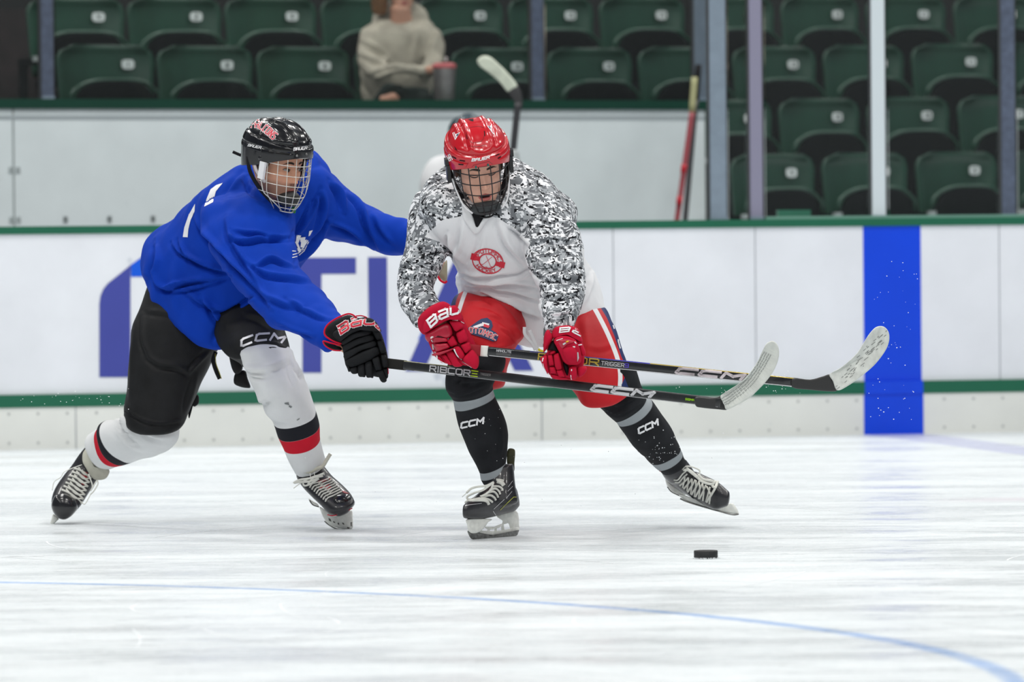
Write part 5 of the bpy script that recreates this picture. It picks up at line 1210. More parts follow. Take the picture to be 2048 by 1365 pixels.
wrinkle(hd, [(R([(130, 230), (220, 280), (290, 340)]), 5, .02, .02), (R([(110, 300), (200, 340), (280, 360)]), 5, .015, .018), (R([(160, 420), (260, 370), (350, 370)]), 5, .015, .02), (R([(440, 150), (420, 300), (430, 380)]), 6, .012, .015), (R([(560, 170), (520, 290), (480, 380)]), 6, .015, .02), (R([(120, 400), (150, 480), (180, 530)]), 5, .015, .015)], .012, (9, 9, 7))
M_sk = mat('spectator_skin', s2l(190, 140, 120), .6)
HM = rotM(12, 2, 0, at(803, -22, wy - .02)); Vw, Fw, aw = face_mesh()
M_sk = skin_mat('spectator_skin', s2l(205, 152, 130))
wb = join_body(wom, (xf(HM, Vw), Fw, aw), [sil([(780, 50, 825, 52, None, None, wy - .03, .07), (780, 15, 822, 18, None, None, wy - .05, .07)]), loft(wt, scale=.75)[:2], sil([(855, 150, 850, 132, None, None, wy - .4, .03), (885, 148, 880, 128, None, None, wy - .42, .03), (900, 138, 896, 124, None, None, wy - .43, .02)], seg=12),
    sil([(758, 192, 782, 230, None, None, wy - .35, .05), (785, 185, 800, 200, None, None, wy - .4, .035)], seg=12)], M_sk)
for i_, dz in enumerate((126, 131, 136, 141)):
    V, Fc = tube(smooth_line([at(872, dz + 4, wy - .43), at(888, dz, wy - .5), at(900, dz + 1, wy - .50), at(910, dz + 6, wy - .46)]), .009, 8); put('finger', V, Fc, M_sk, wb)
for sg in (-1, 1):
    V, Fc = ell((sg * .031, -.0733, .0), (.0125, .0115, .0045)); put('eye', xf(HM, V), Fc, mat('eye_dark', (.05, .04, .03), .3), wb)
fuse('hair', [sil([(744, 24, 774, 26, None, None, wy - .02, .06), (742, 0, 776, 2, None, None, wy - .02, .08), (748, -40, 782, -40, None, None, wy + .0, .1), (768, -66, 836, -66, None, None, wy + .02, .11)]), sil([(765, -20, 850, -20, None, None, wy + .04, .1), (764, -62, 845, -62, None, None, wy + .03, .12), (785, -74, 825, -74, None, None, wy, .08)])], cloth('auburn_hair', s2l(130, 92, 62), bump=.8, var=.4), wom, .012, 2)
lg = fuse('leggings', [sil([(725, 235, 775, 235, None, None, wy - .1, .09), (745, 200, 790, 215, None, None, wy - .25, .09), (775, 165, 850, 175, None, None, wy - .36, .08), (800, 200, 860, 205, None, None, wy - .34, .08), (800, 260, 850, 260, None, None, wy - .34, .07)]), sil([(790, 235, 880, 235, None, None, wy - .1, .1), (820, 200, 880, 205, None, None, wy - .28, .09), (825, 185, 872, 190, None, None, wy - .36, .08), (830, 260, 870, 260, None, None, wy - .34, .07)])], mat('dark_green_leggings', s2l(22, 34, 30), .8), wom, .012, 3)
tm = at(889, 204, wy - .5); top_ = at(889, 132, wy - .5); hh = top_[2] - tm[2]
V = []; n = 32; prof = [(0, 0), (.040, 0), (.043, .01), (.048, hh * .5), (.058, hh * .62), (.060, hh * .9), (0, hh * .9)]
prof = [(0, 0), (.050, 0), (.054, .008), (.062, hh - .02), (.062, hh - .012), (0, hh - .012)]
tb = empty('tumbler', tuple(tm), 'silver insulated tumbler with a pink lid held by the seated spectator', 'tumbler')
def lathe(name, prof, c, M, parent):
    V = []; Fc = []
    for (r_, z_) in prof:
        for k_ in range(n): V.append((c[0] + r_ * math.cos(2 * math.pi * k_ / n), c[1] + r_ * math.sin(2 * math.pi * k_ / n), c[2] + z_))
    for i in range(len(prof) - 1):
        for k_ in range(n): Fc.append((i * n + k_, i * n + (k_ + 1) % n, (i + 1) * n + (k_ + 1) % n, (i + 1) * n + k_))
    o = put(name, V, Fc, M, parent); fix_normals(o); return o
lathe('cup', prof, tm, mat('brushed_tumbler', s2l(165, 155, 155), .35, .6, var=.2, vscale=20), tb)
lathe('lid', [(0, 0), (.064, 0), (.066, .006), (.064, .022), (.05, .03), (0, .03)], tm + [0, 0, hh - .014], mat('pink_lid', s2l(225, 110, 115), .4), tb)
V, Fc = tube([tm + [.01, 0, hh], tm + [.012, 0, hh + .05]], .006, 8); put('straw', V, Fc, mat('clear_straw', (.7, .6, .6), .3), tb)

# ================================================================== PLAYER IN THE BLUE JERSEY
br = ground(400, 1052); blue = empty('person', (br[0], br[1], 0), 'hockey player in black helmet with silver cage and blue jersey reaching forward', 'person')
M_jb = cloth('royal_blue_knit', s2l(0, 56, 168), bump=.25, var=.06)
torso = [(284, 548, 512, 618, 428, 694, 20.38, .21), (292, 515, 535, 598, 440, 650, 20.36, .21), (322, 480, 578, 560, 468, 595, 20.33, .2), (362, 432, 605, 520, 505, 525, 20.28, .2),
         (402, 386, 640, 480, 535, 455, 20.2, .19), (448, 353, 668, 432, 565, 410, 20.17, .16), (488, 334, 672, 385, 580, 392, 20.17, .12), (520, 324, 662, 345, 590, 375, 20.17, .09), (548, 327, 640, 330, 592, 360, 20.16, .06)]
armN = [(400, 415, 575, 385, None, None, 20.05, .11), (402, 440, 588, 425, None, None, 20.0, .13), (416, 490, 592, 475, None, None, 19.92, .13), (448, 542, 598, 526, None, None, 19.84, .125), (492, 600, 622, 562, None, None, 19.75, .115),
        (542, 650, 655, 597, None, None, 19.64, .10), (590, 668, 676, 622, None, None, 19.56, .085), (628, 692, 688, 640, None, None, 19.5, .075), (648, 704, 694, 652, None, None, 19.48, .065)]
armF = [(600, 345, 620, 470, None, None, 20.15, .12), (645, 330, 652, 478, None, None, 20.2, .13), (685, 368, 692, 486, None, None, 20.25, .12), (728, 404, 736, 497, None, None, 20.27, .10), (772, 428, 776, 511, None, None, 20.25, .09), (818, 441, 812, 511, None, None, 20.2, .08), (868, 470, 848, 535, None, None, 20.12, .07)]
jb = fuse('jersey', [loft(torso, seg=56, e=1.04)[:2], loft([(292, 512, 330, 520, None, None, 20.42, .08), (286, 530, 328, 545, None, None, 20.4, .08), (284, 548, 322, 562, None, None, 20.38, .07)], seg=20)[:2], loft(armN, seg=32)[:2], loft(armF, seg=32)[:2]], M_jb, blue, .006, 5)
R = zBJ
folds = [(R([(600, 590), (700, 622), (850, 600), (1020, 580)]), 4, .009, .012), (R([(640, 545), (800, 560), (1010, 610)]), 4, .006, .008),
         (R([(380, 460), (450, 570), (600, 740), (760, 900), (880, 1050)]), 5, .012, .012), (R([(590, 470), (620, 600), (700, 740), (790, 880), (900, 1080)]), 5, .008, .008),
         (R([(780, 790), (900, 745), (1050, 790)]), 4, .008, .009), (R([(710, 740), (850, 840), (1000, 875), (1160, 890)]), 4.5, .008, .009), (R([(800, 960), (950, 1040), (1100, 1060)]), 5, .006, .006),
         (R([(220, 640), (300, 720), (450, 790), (610, 830)]), 4, .010, .012), (R([(260, 620), (330, 720), (500, 790)]), 3.5, .008, .01), (R([(90, 820), (150, 940), (300, 900), (600, 860)]), 4.5, .011, .012),
         (R([(150, 960), (350, 940), (570, 870)]), 4, .007, .008), (R([(430, 1000), (480, 1080), (560, 1190)]), 5, .010, .011), (R([(640, 1100), (560, 1200), (520, 1310)]), 5, .009, .010), (R([(790, 1010), (650, 1100), (560, 1180)]), 4, .008, .009),
         (R([(300, 950), (420, 1040), (560, 1090), (700, 1030)]), 5, .006, .008), (R([(110, 640), (130, 760), (90, 860)]), 5, .010, .010),
         (R([(1180, 370), (1120, 500), (1050, 610)]), 4, .009, .010), (R([(1240, 290), (1180, 430), (1100, 560)]), 4, .007, .008), (R([(1310, 480), (1210, 640), (1080, 770)]), 4, .008, .010), (R([(740, 170), (760, 260), (860, 330)]), 5, .007, .008), (R([(730, 150), (650, 240), (590, 330)]), 6, .006, .006),
         (R([(940, 1180), (1060, 1230), (1180, 1270)]), 4, .006, .007), (R([(1010, 1020), (1150, 1100), (1290, 1160)]), 4, .006, .007)]
R = zf_(440, 200, 3.4125)
folds += [(R([(760, 560), (830, 640), (860, 760)]), 5, .008, .009), (R([(880, 620), (960, 700), (1010, 860), (1100, 1020)]), 5, .008, .010), (R([(760, 840), (900, 900), (1050, 1020)]), 4.5, .008, .009), (R([(700, 620), (720, 760), (660, 950)]), 5, .007, .009), (R([(1050, 780), (1100, 880), (1180, 980)]), 5, .006, .007)]
wrinkle(jb, [(a, b, c * 2.0, d * 2.1) for a, b, c, d in folds], .009, (18, 18, 10), seedv=3.1)
B_jb = bvh([jb]); R = zBJ
decal('back_number', [R(q) for q in ([(565, 225), (520, 280), (480, 270), (520, 240)], [(520, 275), (497, 358), (452, 340), (482, 268)], [(502, 335), (495, 358), (437, 388), (455, 335)])], B_jb, M_white_print, jb, .003)
decal('back_number', [R(q) for q in ([(375, 368), (372, 420), (345, 480), (335, 440)], [(335, 435), (352, 450), (330, 540), (302, 530)], [(302, 530), (330, 538), (325, 597), (292, 595)])], B_jb, M_white_print, jb, .003)
decal('crest', [R(q) for q in ([(1060, 580), (1100, 585), (1080, 640), (1055, 650)], [(1050, 630), (1075, 625), (1100, 690), (1085, 700)], [(1090, 600), (1130, 595), (1125, 625), (1095, 630)], [(1100, 625), (1140, 612), (1120, 670), (1095, 665)], [(1155, 555), (1180, 548), (1160, 585), (1150, 590)])] +
      strokes([R([(1042, 690), (1070, 692), (1110, 675), (1145, 620)]), R([(1042, 735), (1080, 725), (1120, 690), (1150, 630)]), R([(1045, 715), (1080, 705), (1115, 680)])], 1.7), B_jb, M_white_print, jb, .003)
# pants
M_pb = cloth('black_nylon', (.010, .0105, .0115), bump=.3, var=.35, rough=.6)
M_pb.node_tree.nodes['Principled BSDF'].inputs['Specular IOR Level'].default_value = .22
plL = [(300, 560, 470, 612, None, None, 20.42, .15), (284, 605, 458, 650, None, None, 20.4, .15), (264, 650, 442, 690, None, None, 20.38, .145), (258, 705, 425, 720, None, None, 20.36, .135), (254, 765, 405, 762, None, None, 20.34, .125), (249, 815, 388, 802, None, None, 20.32, .115), (249, 838, 372, 838, 312, 862, 20.31, .11)]
plR = [(400, 600, 520, 570, None, None, 20.34, .14), (420, 655, 545, 600, None, None, 20.25, .14), (442, 700, 562, 640, None, None, 20.15, .14), (472, 722, 574, 676, None, None, 20.06, .135), (482, 724, 583, 713, 532, 696, 20.03, .13)]
pb = fuse('pants', [loft(plL)[:2], loft(plR)[:2]], M_pb, blue, .006, 4)
R = zf_(230, 540, 3.4125)
wrinkle(pb, [(R([(210, 580), (300, 640), (420, 660), (510, 700)]), 5, .009, .010), (R([(190, 300), (190, 480), (240, 600)]), 5, .008, .008), (R([(640, 560), (560, 640), (500, 710)]), 4, .008, .008), (R([(560, 720), (520, 860), (490, 980)]), 5, .007, .008), (R([(130, 420), (110, 640), (100, 900)]), 5, .006, .007), (R([(70, 955), (200, 1030), (330, 1050), (450, 1030)]), 3, .006, .008), (R([(230, 280), (330, 290), (420, 320)]), 5, .006, .006), (R([(900, 300), (1000, 330), (1100, 400)]), 6, .007, .006), (R([(860, 590), (960, 530), (1080, 500), (1170, 540)]), 3, .005, .006), (R([(480, 200), (560, 300), (600, 420)]), 6, .005, .005)], .003, (14, 14, 14), seedv=2)
B_pb = bvh([pb])
decal('lettering', text_quads('CCM', R([(862, 524), (960, 487), (1060, 478), (1138, 494)]), 13, 4.2, shear=.45, wide=1.5, gap=2.4), B_pb, M_holo, pb, .0035)
cord('hem_piping', [(R([(68, 965), (150, 1015), (250, 1042), (340, 1045), (440, 1020)]), 1.6)], None, 20.2, 1.6, M_black, pb, B_pb, .002)
cord('belt_strap', [(R([(688, 560), (670, 620), (690, 690), (715, 745)]), 4.2)], None, 20.28, 4, M_black, pb, flat=.3)
cord('strap_stripe', [(R([(684, 570), (690, 640), (712, 700), (727, 745)]), .7)], None, 20.27, 1, mat('yellow_stripe', s2l(170, 160, 60), .6), pb)
pads('knee_strap', [([(780, 540), (860, 600), (870, 680), (830, 715), (800, 680), (780, 600)], .05, .02, 3), ([(840, 690), (890, 690), (905, 740), (925, 800), (900, 808), (850, 798), (812, 775), (815, 720)], .08, .02, 3)], R, 20.15, M_pb, pb)
pads('side_buckle', [([(545, 850), (570, 860), (572, 910), (545, 935), (520, 930), (510, 1010), (500, 1000), (505, 930), (530, 900)], .0, .012, 3)], R, 20.35, M_pb, pb)
# socks
M_wsock = cloth('white_sock', (.72, .73, .735), bump=.3, var=.05)
add_mask(M_wsock, 'black_band', (.014, .015, .02), .015); add_mask(M_wsock, 'red_band', s2l(196, 28, 48), .015)
def wsock(rings, bb, rb, folds):
    V, Fc, par = loft(rings, seg=52, sub=9, e=.95)
    o = put('sock', V, Fc, M_wsock, blue, attrs={'black_band': np.minimum(par - bb[0], bb[1] - par), 'red_band': np.minimum(par - rb[0], rb[1] - par)})
    fix_normals(o); wrinkle(o, [(a, b, c * 1.9, d * 2) for a, b, c, d in folds], .004, (18, 18, 12), seedv=5.); return o
sbR = wsock([(478, 712, 584, 704, 530, 698, 20.0, .10), (492, 748, 602, 745, 547, 752, 19.95, .105), (511, 785, 618, 778, 565, 792, 19.93, .10), (531, 824, 628, 806, 582, 832, 19.94, .09), (548, 847, 633, 824, 592, 855, 19.95, .085),
             (557, 873, 639, 850, 600, 881, 19.96, .08), (568, 897, 641, 877, 606, 906, 19.97, .072), (578, 920, 646, 900, 612, 928, 19.98, .066), (590, 944, 652, 922, 620, 946, 20.0, .06)], (4, 5), (5, 6),
            [(R([(880, 640), (920, 680), (1060, 670), (1200, 600)]), 5, .007, .007), (R([(900, 700), (960, 720), (1100, 700)]), 4, .006, .006), (R([(930, 830), (1000, 900), (1060, 880)]), 4, .006, .008), (R([(1200, 590), (1240, 680), (1290, 740)]), 3.5, .008, .009), (R([(1180, 640), (1220, 720), (1240, 800)]), 5, .006, .006), (R([(1000, 960), (1100, 1010), (1200, 1030)]), 6, .004, .004)])
sbL = wsock([(262, 828, 360, 846, None, None, 20.33, .10), (240, 835, 352, 884, None, None, 20.34, .105), (226, 842, 318, 910, None, None, 20.37, .10), (220, 842, 258, 926, 204, 884, 20.42, .085), (213, 847, 240, 932, 196, 890, 20.45, .08), (206, 855, 228, 935, 189, 896, 20.47, .078), (184, 868, 219, 939, 177, 908, 20.5, .07)], (3, 4), (4, 5),
            [(R([(50, 980), (60, 1060), (150, 1180)]), 4, .008, .010), (R([(180, 1060), (230, 1120), (330, 1150)]), 5, .007, .008), (R([(250, 1060), (320, 1100), (400, 1080)]), 5, .006, .006), (R([(20, 1100), (80, 1190), (200, 1240)]), 5, .005, .006)])
B_sb = bvh([sbR]); R = zf_(230, 540, 3.4125)
decal('scuff_marks', [R([(1155, 910), (1185, 905), (1190, 925), (1160, 918)]), R([(1190, 925), (1210, 935), (1200, 945), (1185, 935)]), R([(1240, 1025), (1262, 1012), (1258, 1022), (1242, 1030)])], B_sb, mat('scuff_grey', s2l(120, 124, 124), .8), sbR, .002)
# skates
M_felt = cloth('beige_felt', s2l(200, 198, 184), bump=.8, var=.25); M_tred = mat('crimson_tongue', s2l(150, 14, 36), .5)
by = 20.05
bk = skate(blue, [loft([(592, 946, 650, 935, None, None, 20.05, .055), (594, 958, 664, 952, None, None, 20.03, .055), (606, 976, 682, 968, None, None, 19.99, .055), (624, 995, 698, 984, None, None, 19.95, .055), (642, 1012, 707, 998, None, None, 19.92, .055), (656, 1027, 709, 1009, None, None, 19.9, .05), (672, 1032, 700, 1020, None, None, 19.89, .03)], seg=36)[:2]], None, None, by)
B_bk = bvh([bk]); R = zBS2
pads('toe_cap', [([(700, 900), (760, 800), (880, 765), (990, 780), (1060, 860), (1072, 930), (1000, 1010), (900, 1050), (760, 1088), (690, 1060), (680, 980)], .0, .06, 2.4)], R, 19.92, M_black_gloss, bk)
hb = pads('blade_holder', [([(565, 960), (640, 1030), (740, 1090), (850, 1080), (1020, 1010), (1045, 1120), (1048, 1240), (1030, 1278), (960, 1286), (800, 1262), (690, 1205), (620, 1110)], .0, .014, 5)], R, 19.98, M_holder, bk)
pads('heel_holder', [([(410, 850), (470, 880), (540, 920), (560, 965), (500, 955), (440, 915)], .12, .012, 4)], R, 19.98, M_holder, bk)
B_hb = bvh([hb])
decal('holder_scuffs', [R([(695, 1125), (725, 1140), (740, 1180), (705, 1165)]), R([(760, 1170), (790, 1180), (795, 1200), (765, 1190)]), R([(890, 1190), (920, 1200), (925, 1225), (900, 1215)]), R([(1015, 1190), (1040, 1180), (1045, 1250), (1020, 1240)]), R([(960, 1255), (1000, 1262), (995, 1280), (965, 1275)]), R([(830, 1190), (850, 1200), (850, 1225), (828, 1215)])], B_hb, mat('dirty_grey', (.12, .12, .11), .7), hb, .001)
cord('steel_runner', [(R([(425, 870), (470, 935), (560, 968)]), 1.2), (R([(640, 1170), (700, 1222), (800, 1275), (960, 1296), (1035, 1285)]), 1.4)], None, 19.99, 1.4, M_steel, bk)
cord('red_sole_line', [(R([(680, 1078), (760, 1092), (900, 1055), (1040, 985)]), .9)], None, 19.87, 1, M_redtrim, bk)
cord('felt_collar', [(R([(340, 460), (430, 462), (520, 420), (610, 385), (665, 300), (705, 235), (725, 205)]), 3.7)], None, 19.94, 4, M_felt, bk)
pads('heel_tab', [([(82, 130), (120, 170), (150, 235), (198, 350), (188, 362), (130, 290), (72, 190)], .08, .01, 3)], R, 20.02, M_tred, bk)
decal('tongue', [R([(540, 600), (700, 545), (730, 560), (560, 630)]), R([(560, 700), (690, 630), (720, 640), (600, 720)]), R([(610, 740), (720, 670), (750, 690), (640, 740)]), R([(880, 740), (920, 735), (1000, 775), (930, 770)])], B_bk, M_tred, bk, .002)
ln_ = []
for i in range(8):
    t = i / 7; a = (425 + 225 * t, 690 + 200 * t); b = (700 + 190 * t, 560 + 180 * t)
    ln_.append((R([a, (a[0] + 40, a[1] - 55), ((a[0] + b[0]) / 2, (a[1] + b[1]) / 2 - 14), b]), 1.5))
    if i < 6: ln_.append((R([(a[0] + 90, a[1] - 20), ((a[0] + b[0]) / 2 + 40, (a[1] + b[1]) / 2 - 25), (b[0] + 30, b[1] - 20)]), 1.0))
cord('laces', ln_, None, 19.93, 1.5, M_lace, bk, B_bk, .004, .6)
cord('lace_bow', [(R([(620, 520), (520, 540), (400, 560), (280, 580), (200, 620), (280, 610), (420, 600), (560, 560)]), 2.2), (R([(600, 500), (460, 540), (340, 600), (350, 660), (430, 640), (560, 560)]), 1.8), (R([(360, 590), (260, 650), (195, 700)]), .9), (R([(640, 480), (540, 520), (470, 560), (400, 640)]), 2.0), (R([(430, 480), (440, 540)]), .8), (R([(490, 470), (500, 520)]), .8)], None, 19.91, 1.6, M_lace, bk, flat=.5)
# trailing skate
bk2 = skate(blue, [loft([(118, 1030, 146, 1029, None, None, 20.47, .03), (104, 1012, 160, 1014, None, None, 20.5, .05), (104, 994, 168, 1002, None, None, 20.53, .055), (112, 974, 182, 980, None, None, 20.56, .055), (127, 952, 195, 962, None, None, 20.58, .055), (143, 932, 200, 945, None, None, 20.6, .055), (158, 910, 205, 925, None, None, 20.6, .055), (172, 893, 205, 908, None, None, 20.6, .05)], seg=32)[:2]], None, None, 20.5)
B_k2 = bvh([bk2]); R = zBS1
pads('toe_cap', [([(130, 880), (180, 830), (300, 815), (420, 870), (480, 940), (500, 1030), (440, 1120), (370, 1180), (290, 1214), (200, 1190), (130, 1110), (95, 1000)], .0, .05, 2.6)], R, 20.47, M_black_gloss, bk2)
pads('blade_holder', [([(125, 1130), (205, 1195), (190, 1225), (125, 1282), (80, 1288), (78, 1270), (100, 1200)], .0, .01, 4)], R, 20.5, M_holder, bk2)
pads('felt_tongue', [([(575, 200), (650, 120), (670, 250), (720, 360), (820, 440), (970, 455), (960, 540), (900, 600), (780, 612), (700, 560), (620, 430), (570, 330)], .0, .025, 3)], R, 20.5, M_felt, bk2)
decal('tongue', [R([(520, 515), (640, 560), (670, 640), (590, 600)]), R([(495, 620), (560, 640), (625, 700), (570, 680)]), R([(590, 480), (650, 500), (640, 520)]  + [(620, 505)])], B_k2, M_tred, bk2, .002)
zg = []
for i in range(7):
    t = i / 6; a = (440 - 190 * t, 430 + 325 * t); b = (700 - 140 * t, 590 + 375 * t)
    zg.append((R([a, ((a[0] + b[0]) / 2, (a[1] + b[1]) / 2 - 25), b]), 2.1))
    zg.append((R([(a[0] + 70, a[1] - 10), ((a[0] + b[0]) / 2 + 30, (a[1] + b[1]) / 2 + 20), (b[0] + 15, b[1] - 70)]), 1.5))
cord('laces', zg, None, 20.48, 2, M_lace, bk2, B_k2, .005, .5)
cord('loose_laces', [(R([(560, 380), (420, 430), (290, 490), (240, 570), (140, 640), (110, 770)]), .8), (R([(660, 520), (720, 700), (690, 780), (740, 700), (790, 620), (800, 680), (740, 780), (690, 830)]), 1.4), (R([(690, 830), (620, 960), (580, 975), (560, 940)]), 1.0)], None, 20.45, 1.2, M_lace, bk2, flat=.6)
# glove on the stick ------------------------------------------------------
M_gb = cloth('black_glove', (.013, .014, .016), bump=.4, var=.35); gy = 19.39; R = zBG
gb_ = pads('glove', [([(200, 450), (420, 250), (700, 220), (900, 380), (1010, 700), (1030, 900), (1000, 1100), (700, 1060), (420, 980), (330, 640)], .05, .03, 3),
    ([(75, 430), (100, 340), (220, 240), (420, 155), (530, 190), (600, 200), (700, 190), (820, 250), (700, 330), (400, 420), (300, 570), (150, 510)], .03, .04, 3), ([(60, 565), (160, 600), (310, 640), (325, 690), (200, 680), (100, 635)], .03, .025, 3),
    ([(190, 440), (330, 330), (500, 230), (700, 195), (830, 240), (930, 410), (760, 350), (500, 430), (330, 540), (290, 560)], -.005, .045, 3.5),
    ([(318, 545), (480, 430), (740, 358), (775, 440), (545, 510), (358, 612)], 0, .04, 3.5), ([(352, 620), (540, 515), (778, 448), (815, 535), (600, 602), (372, 712)], 0, .04, 3.5), ([(375, 718), (600, 608), (818, 540), (852, 625), (640, 692), (395, 832)], 0, .04, 3.5), ([(395, 838), (640, 700), (862, 632), (900, 745), (700, 870), (450, 955)], 0, .042, 3.5),
    ([(770, 352), (900, 372), (955, 520), (860, 540)], 0, .035, 4), ([(860, 545), (965, 535), (1012, 705), (920, 745)], 0, .035, 4), ([(920, 755), (1005, 765), (1045, 930), (955, 965)], 0, .038, 4),
    ([(395, 900), (445, 900), (468, 1010), (432, 1022)], 0, .03, 3), ([(450, 965), (560, 930), (578, 1030), (510, 1052), (468, 1025)], 0, .035, 3), ([(568, 925), (672, 890), (692, 1080), (640, 1096), (582, 1075)], -.002, .035, 3), ([(680, 885), (785, 850), (812, 1090), (765, 1106), (698, 1085)], -.004, .036, 3),
    ([(780, 815), (895, 775), (945, 990), (845, 1005)], -.006, .038, 3.5), ([(842, 1012), (950, 988), (1012, 1130), (985, 1178), (930, 1168), (885, 1085)], -.004, .038, 3), ([(950, 970), (1035, 950), (1035, 1100), (1005, 1130)], 0, .03, 3)], R, gy, M_gb, blue)
B_g = bvh([gb_])
for q_ in [(R([(330, 590), (220, 560), (130, 510), (75, 460), (68, 390), (115, 305), (230, 218), (400, 143), (490, 150), (560, 205)]), 1.7), (R([(545, 172), (620, 165), (690, 185), (715, 200)]), 1.2), (R([(45, 570), (62, 552), (180, 585), (310, 615)]), 1.6), (R([(45, 572), (95, 635), (200, 688), (315, 698)]), 1.3), (R([(1030, 960), (1035, 1050)]), 1.0)]: cord('red_piping', [q_], None, gy - .02, 1.5, M_redtrim, gb_)
bs = R([(318, 440), (470, 345), (640, 300), (820, 305), (950, 420)])
decal('lettering', text_quads('BaUE', bs, 15.5, 6.2, shear=.25, gap=1.5), B_g, M_white_print, gb_, .0022)
decal('lettering', text_quads('BaUE', bs, 15.5, 3.9, shear=.25, gap=1.5), B_g, M_red_print, gb_, .0034)
gf = pads('glove', [([(300, 1010), (335, 950), (340, 1000), (335, 1080), (300, 1062), (285, 1040)], .0, .03, 3)], zRJ, 20.12, cloth('tan_palm', s2l(150, 142, 122)), blue)
cord('red_piping', [(zRJ([(283, 1045), (300, 1072), (325, 1085), (338, 1075)]), 2.2)], None, 20.08, 2, M_redtrim, gf)
# head ----------------------------------------------------------------------
HB = rotM(50, 17, -3, at(553, 329, 19.93))
Vf, Ff, at_ = face_mesh(closed=False)
M_skinb = skin_mat('tan_skin', s2l(214, 158, 128), beard=True)
shr = lambda rings, s_: loft(rings, seg=20, sub=3, scale=s_)[:2]
bodyb = join_body(blue, (xf(HB, Vf), Ff, at_), [loft([(520, 345, 585, 350, None, None, 20.06, .06), (530, 375, 600, 385, None, None, 20.1, .06), (520, 420, 600, 430, None, None, 20.15, .06)], seg=20)[:2], shr(torso, .72), shr(armN, .6), shr(armF, .6), shr(plL, .62), shr(plR, .62),
    loft([(490, 730, 590, 725, None, None, 20.0, .06), (540, 830, 620, 815, None, None, 19.97, .055), (596, 925, 640, 915, None, None, 20.02, .03), (612, 955, 640, 945, None, None, 20.04, .02)], seg=16)[:2], loft([(265, 835, 345, 865, None, None, 20.35, .06), (225, 865, 255, 915, None, None, 20.44, .05), (178, 900, 205, 925, None, None, 20.56, .02)], seg=16)[:2],
    loft([(655, 690, 690, 650, None, None, 19.47, .03), (700, 715, 740, 690, None, None, 19.45, .03)], seg=12)[:2], loft([(850, 520, 875, 490, None, None, 20.12, .03), (878, 550, 895, 535, None, None, 20.12, .02)], seg=12)[:2]], M_skinb)
M_eye = mat('eye_white', (.42, .38, .35), .5, spec=.2); M_iris = mat('brown_iris', (.02, .012, .008), .2)
for sg in (-1, 1):
    V, Fc = ell((sg * .031, -.0733, .0), (.0125, .0115, .0045), 18, 12); e_ = put('eye', xf(HB, V), Fc, M_eye, bodyb)
    V, Fc = ell((sg * .031 + .004, -.0835, -.001), (.006, .003, .006), 14, 10); put('iris', xf(HB, V), Fc, M_iris, bodyb)
    V, Fc = ell((sg * .078, .012, -.008), (.009, .018, .03)); put('ear', xf(HB, V), Fc, M_skinb, bodyb)
    V, Fc = ell((sg * .071, .0, .015), (.010, .03, .03)); put('hair', xf(HB, V), Fc, M_hairb, blue)
M_hblk = mat('black_helmet_shell', (.006, .006, .008), .2, spec=.35, coat=.35)
Vh, Fh = helmet_mesh((.030, .066)); hb_ = put('helmet', xf(HB, Vh), Fh, M_hblk, blue); fix_normals(hb_)
B_h = bvh([hb_]); R = zBH
fb = R([(145, 225), (235, 232), (330, 300), (425, 385)]); 
decal('lettering', text_quads('FALCONS', fb, 14.5, 3.7, gap=2.2), B_h, M_white_print, hb_, .0015)
decal('lettering', text_quads('FALCONS', fb, 14.5, 2.0, gap=2.2), B_h, M_red_print, hb_, .0024)
decal('lettering', text_quads('BAUER', R([(100, 470), (265, 505)]), 4.6, 1.0, shear=.35), B_h, M_white_print, hb_, .0015)
decal('lettering', text_quads('BAUER', R([(697, 530), (868, 508)]), 5.6, 1.15, shear=.3), B_h, M_white_print, hb_, .0015)
M_slot = mat('slot_black', (.002, .002, .002), .9)
for q in ([(355, 480), (420, 492), (420, 510), (360, 500)], [(455, 495), (655, 512), (650, 528), (455, 512)], [(360, 535), (430, 552), (430, 570), (365, 558)], [(470, 555), (650, 568), (640, 582), (470, 572)], [(130, 290), (150, 300), (150, 325), (125, 312)], [(915, 450), (938, 440), (938, 455), (918, 465)], [(918, 480), (940, 470), (940, 485), (920, 495)]):
    decal('vent_slot', [R(q)], B_h, M_slot, hb_, .0015)
decal('side_plate_edge', strokes([R([(95, 430), (90, 490), (270, 545), (285, 470), (120, 425)]), R([(310, 405), (420, 430), (560, 445), (700, 430), (880, 400)])], .7), B_h, mat('grey_edge', (.07, .075, .08), .3), hb_, .001)
M_wires = mat('silver_wire', (.72, .70, .64), .3, .5)
cage(HB, M_wires, hb_, (.022, -.014, -.050, -.084, -.108, -.128), (-70, -52, -34, -16, 2, 20, 38, 56, 72), .0014, zbot=-.144)
mbc = MB()
for px, py in R([(740, 597), (862, 575)]):
    h = cast(B_h, px, py, .003)
    if h is not None: V, Fc = ell(h, (.0045, .003, .0045)); mbc.add(V, Fc)
mbc.put('cage_screws', M_steel, hb_)
Vc, Fc = ell((0, -.080, -.104), (.05, .034, .030), 24, 14); put('chin_cup', xf(HB, Vc), Fc, mat('black_rubber', (.02, .021, .022), .5, var=.3), hb_)
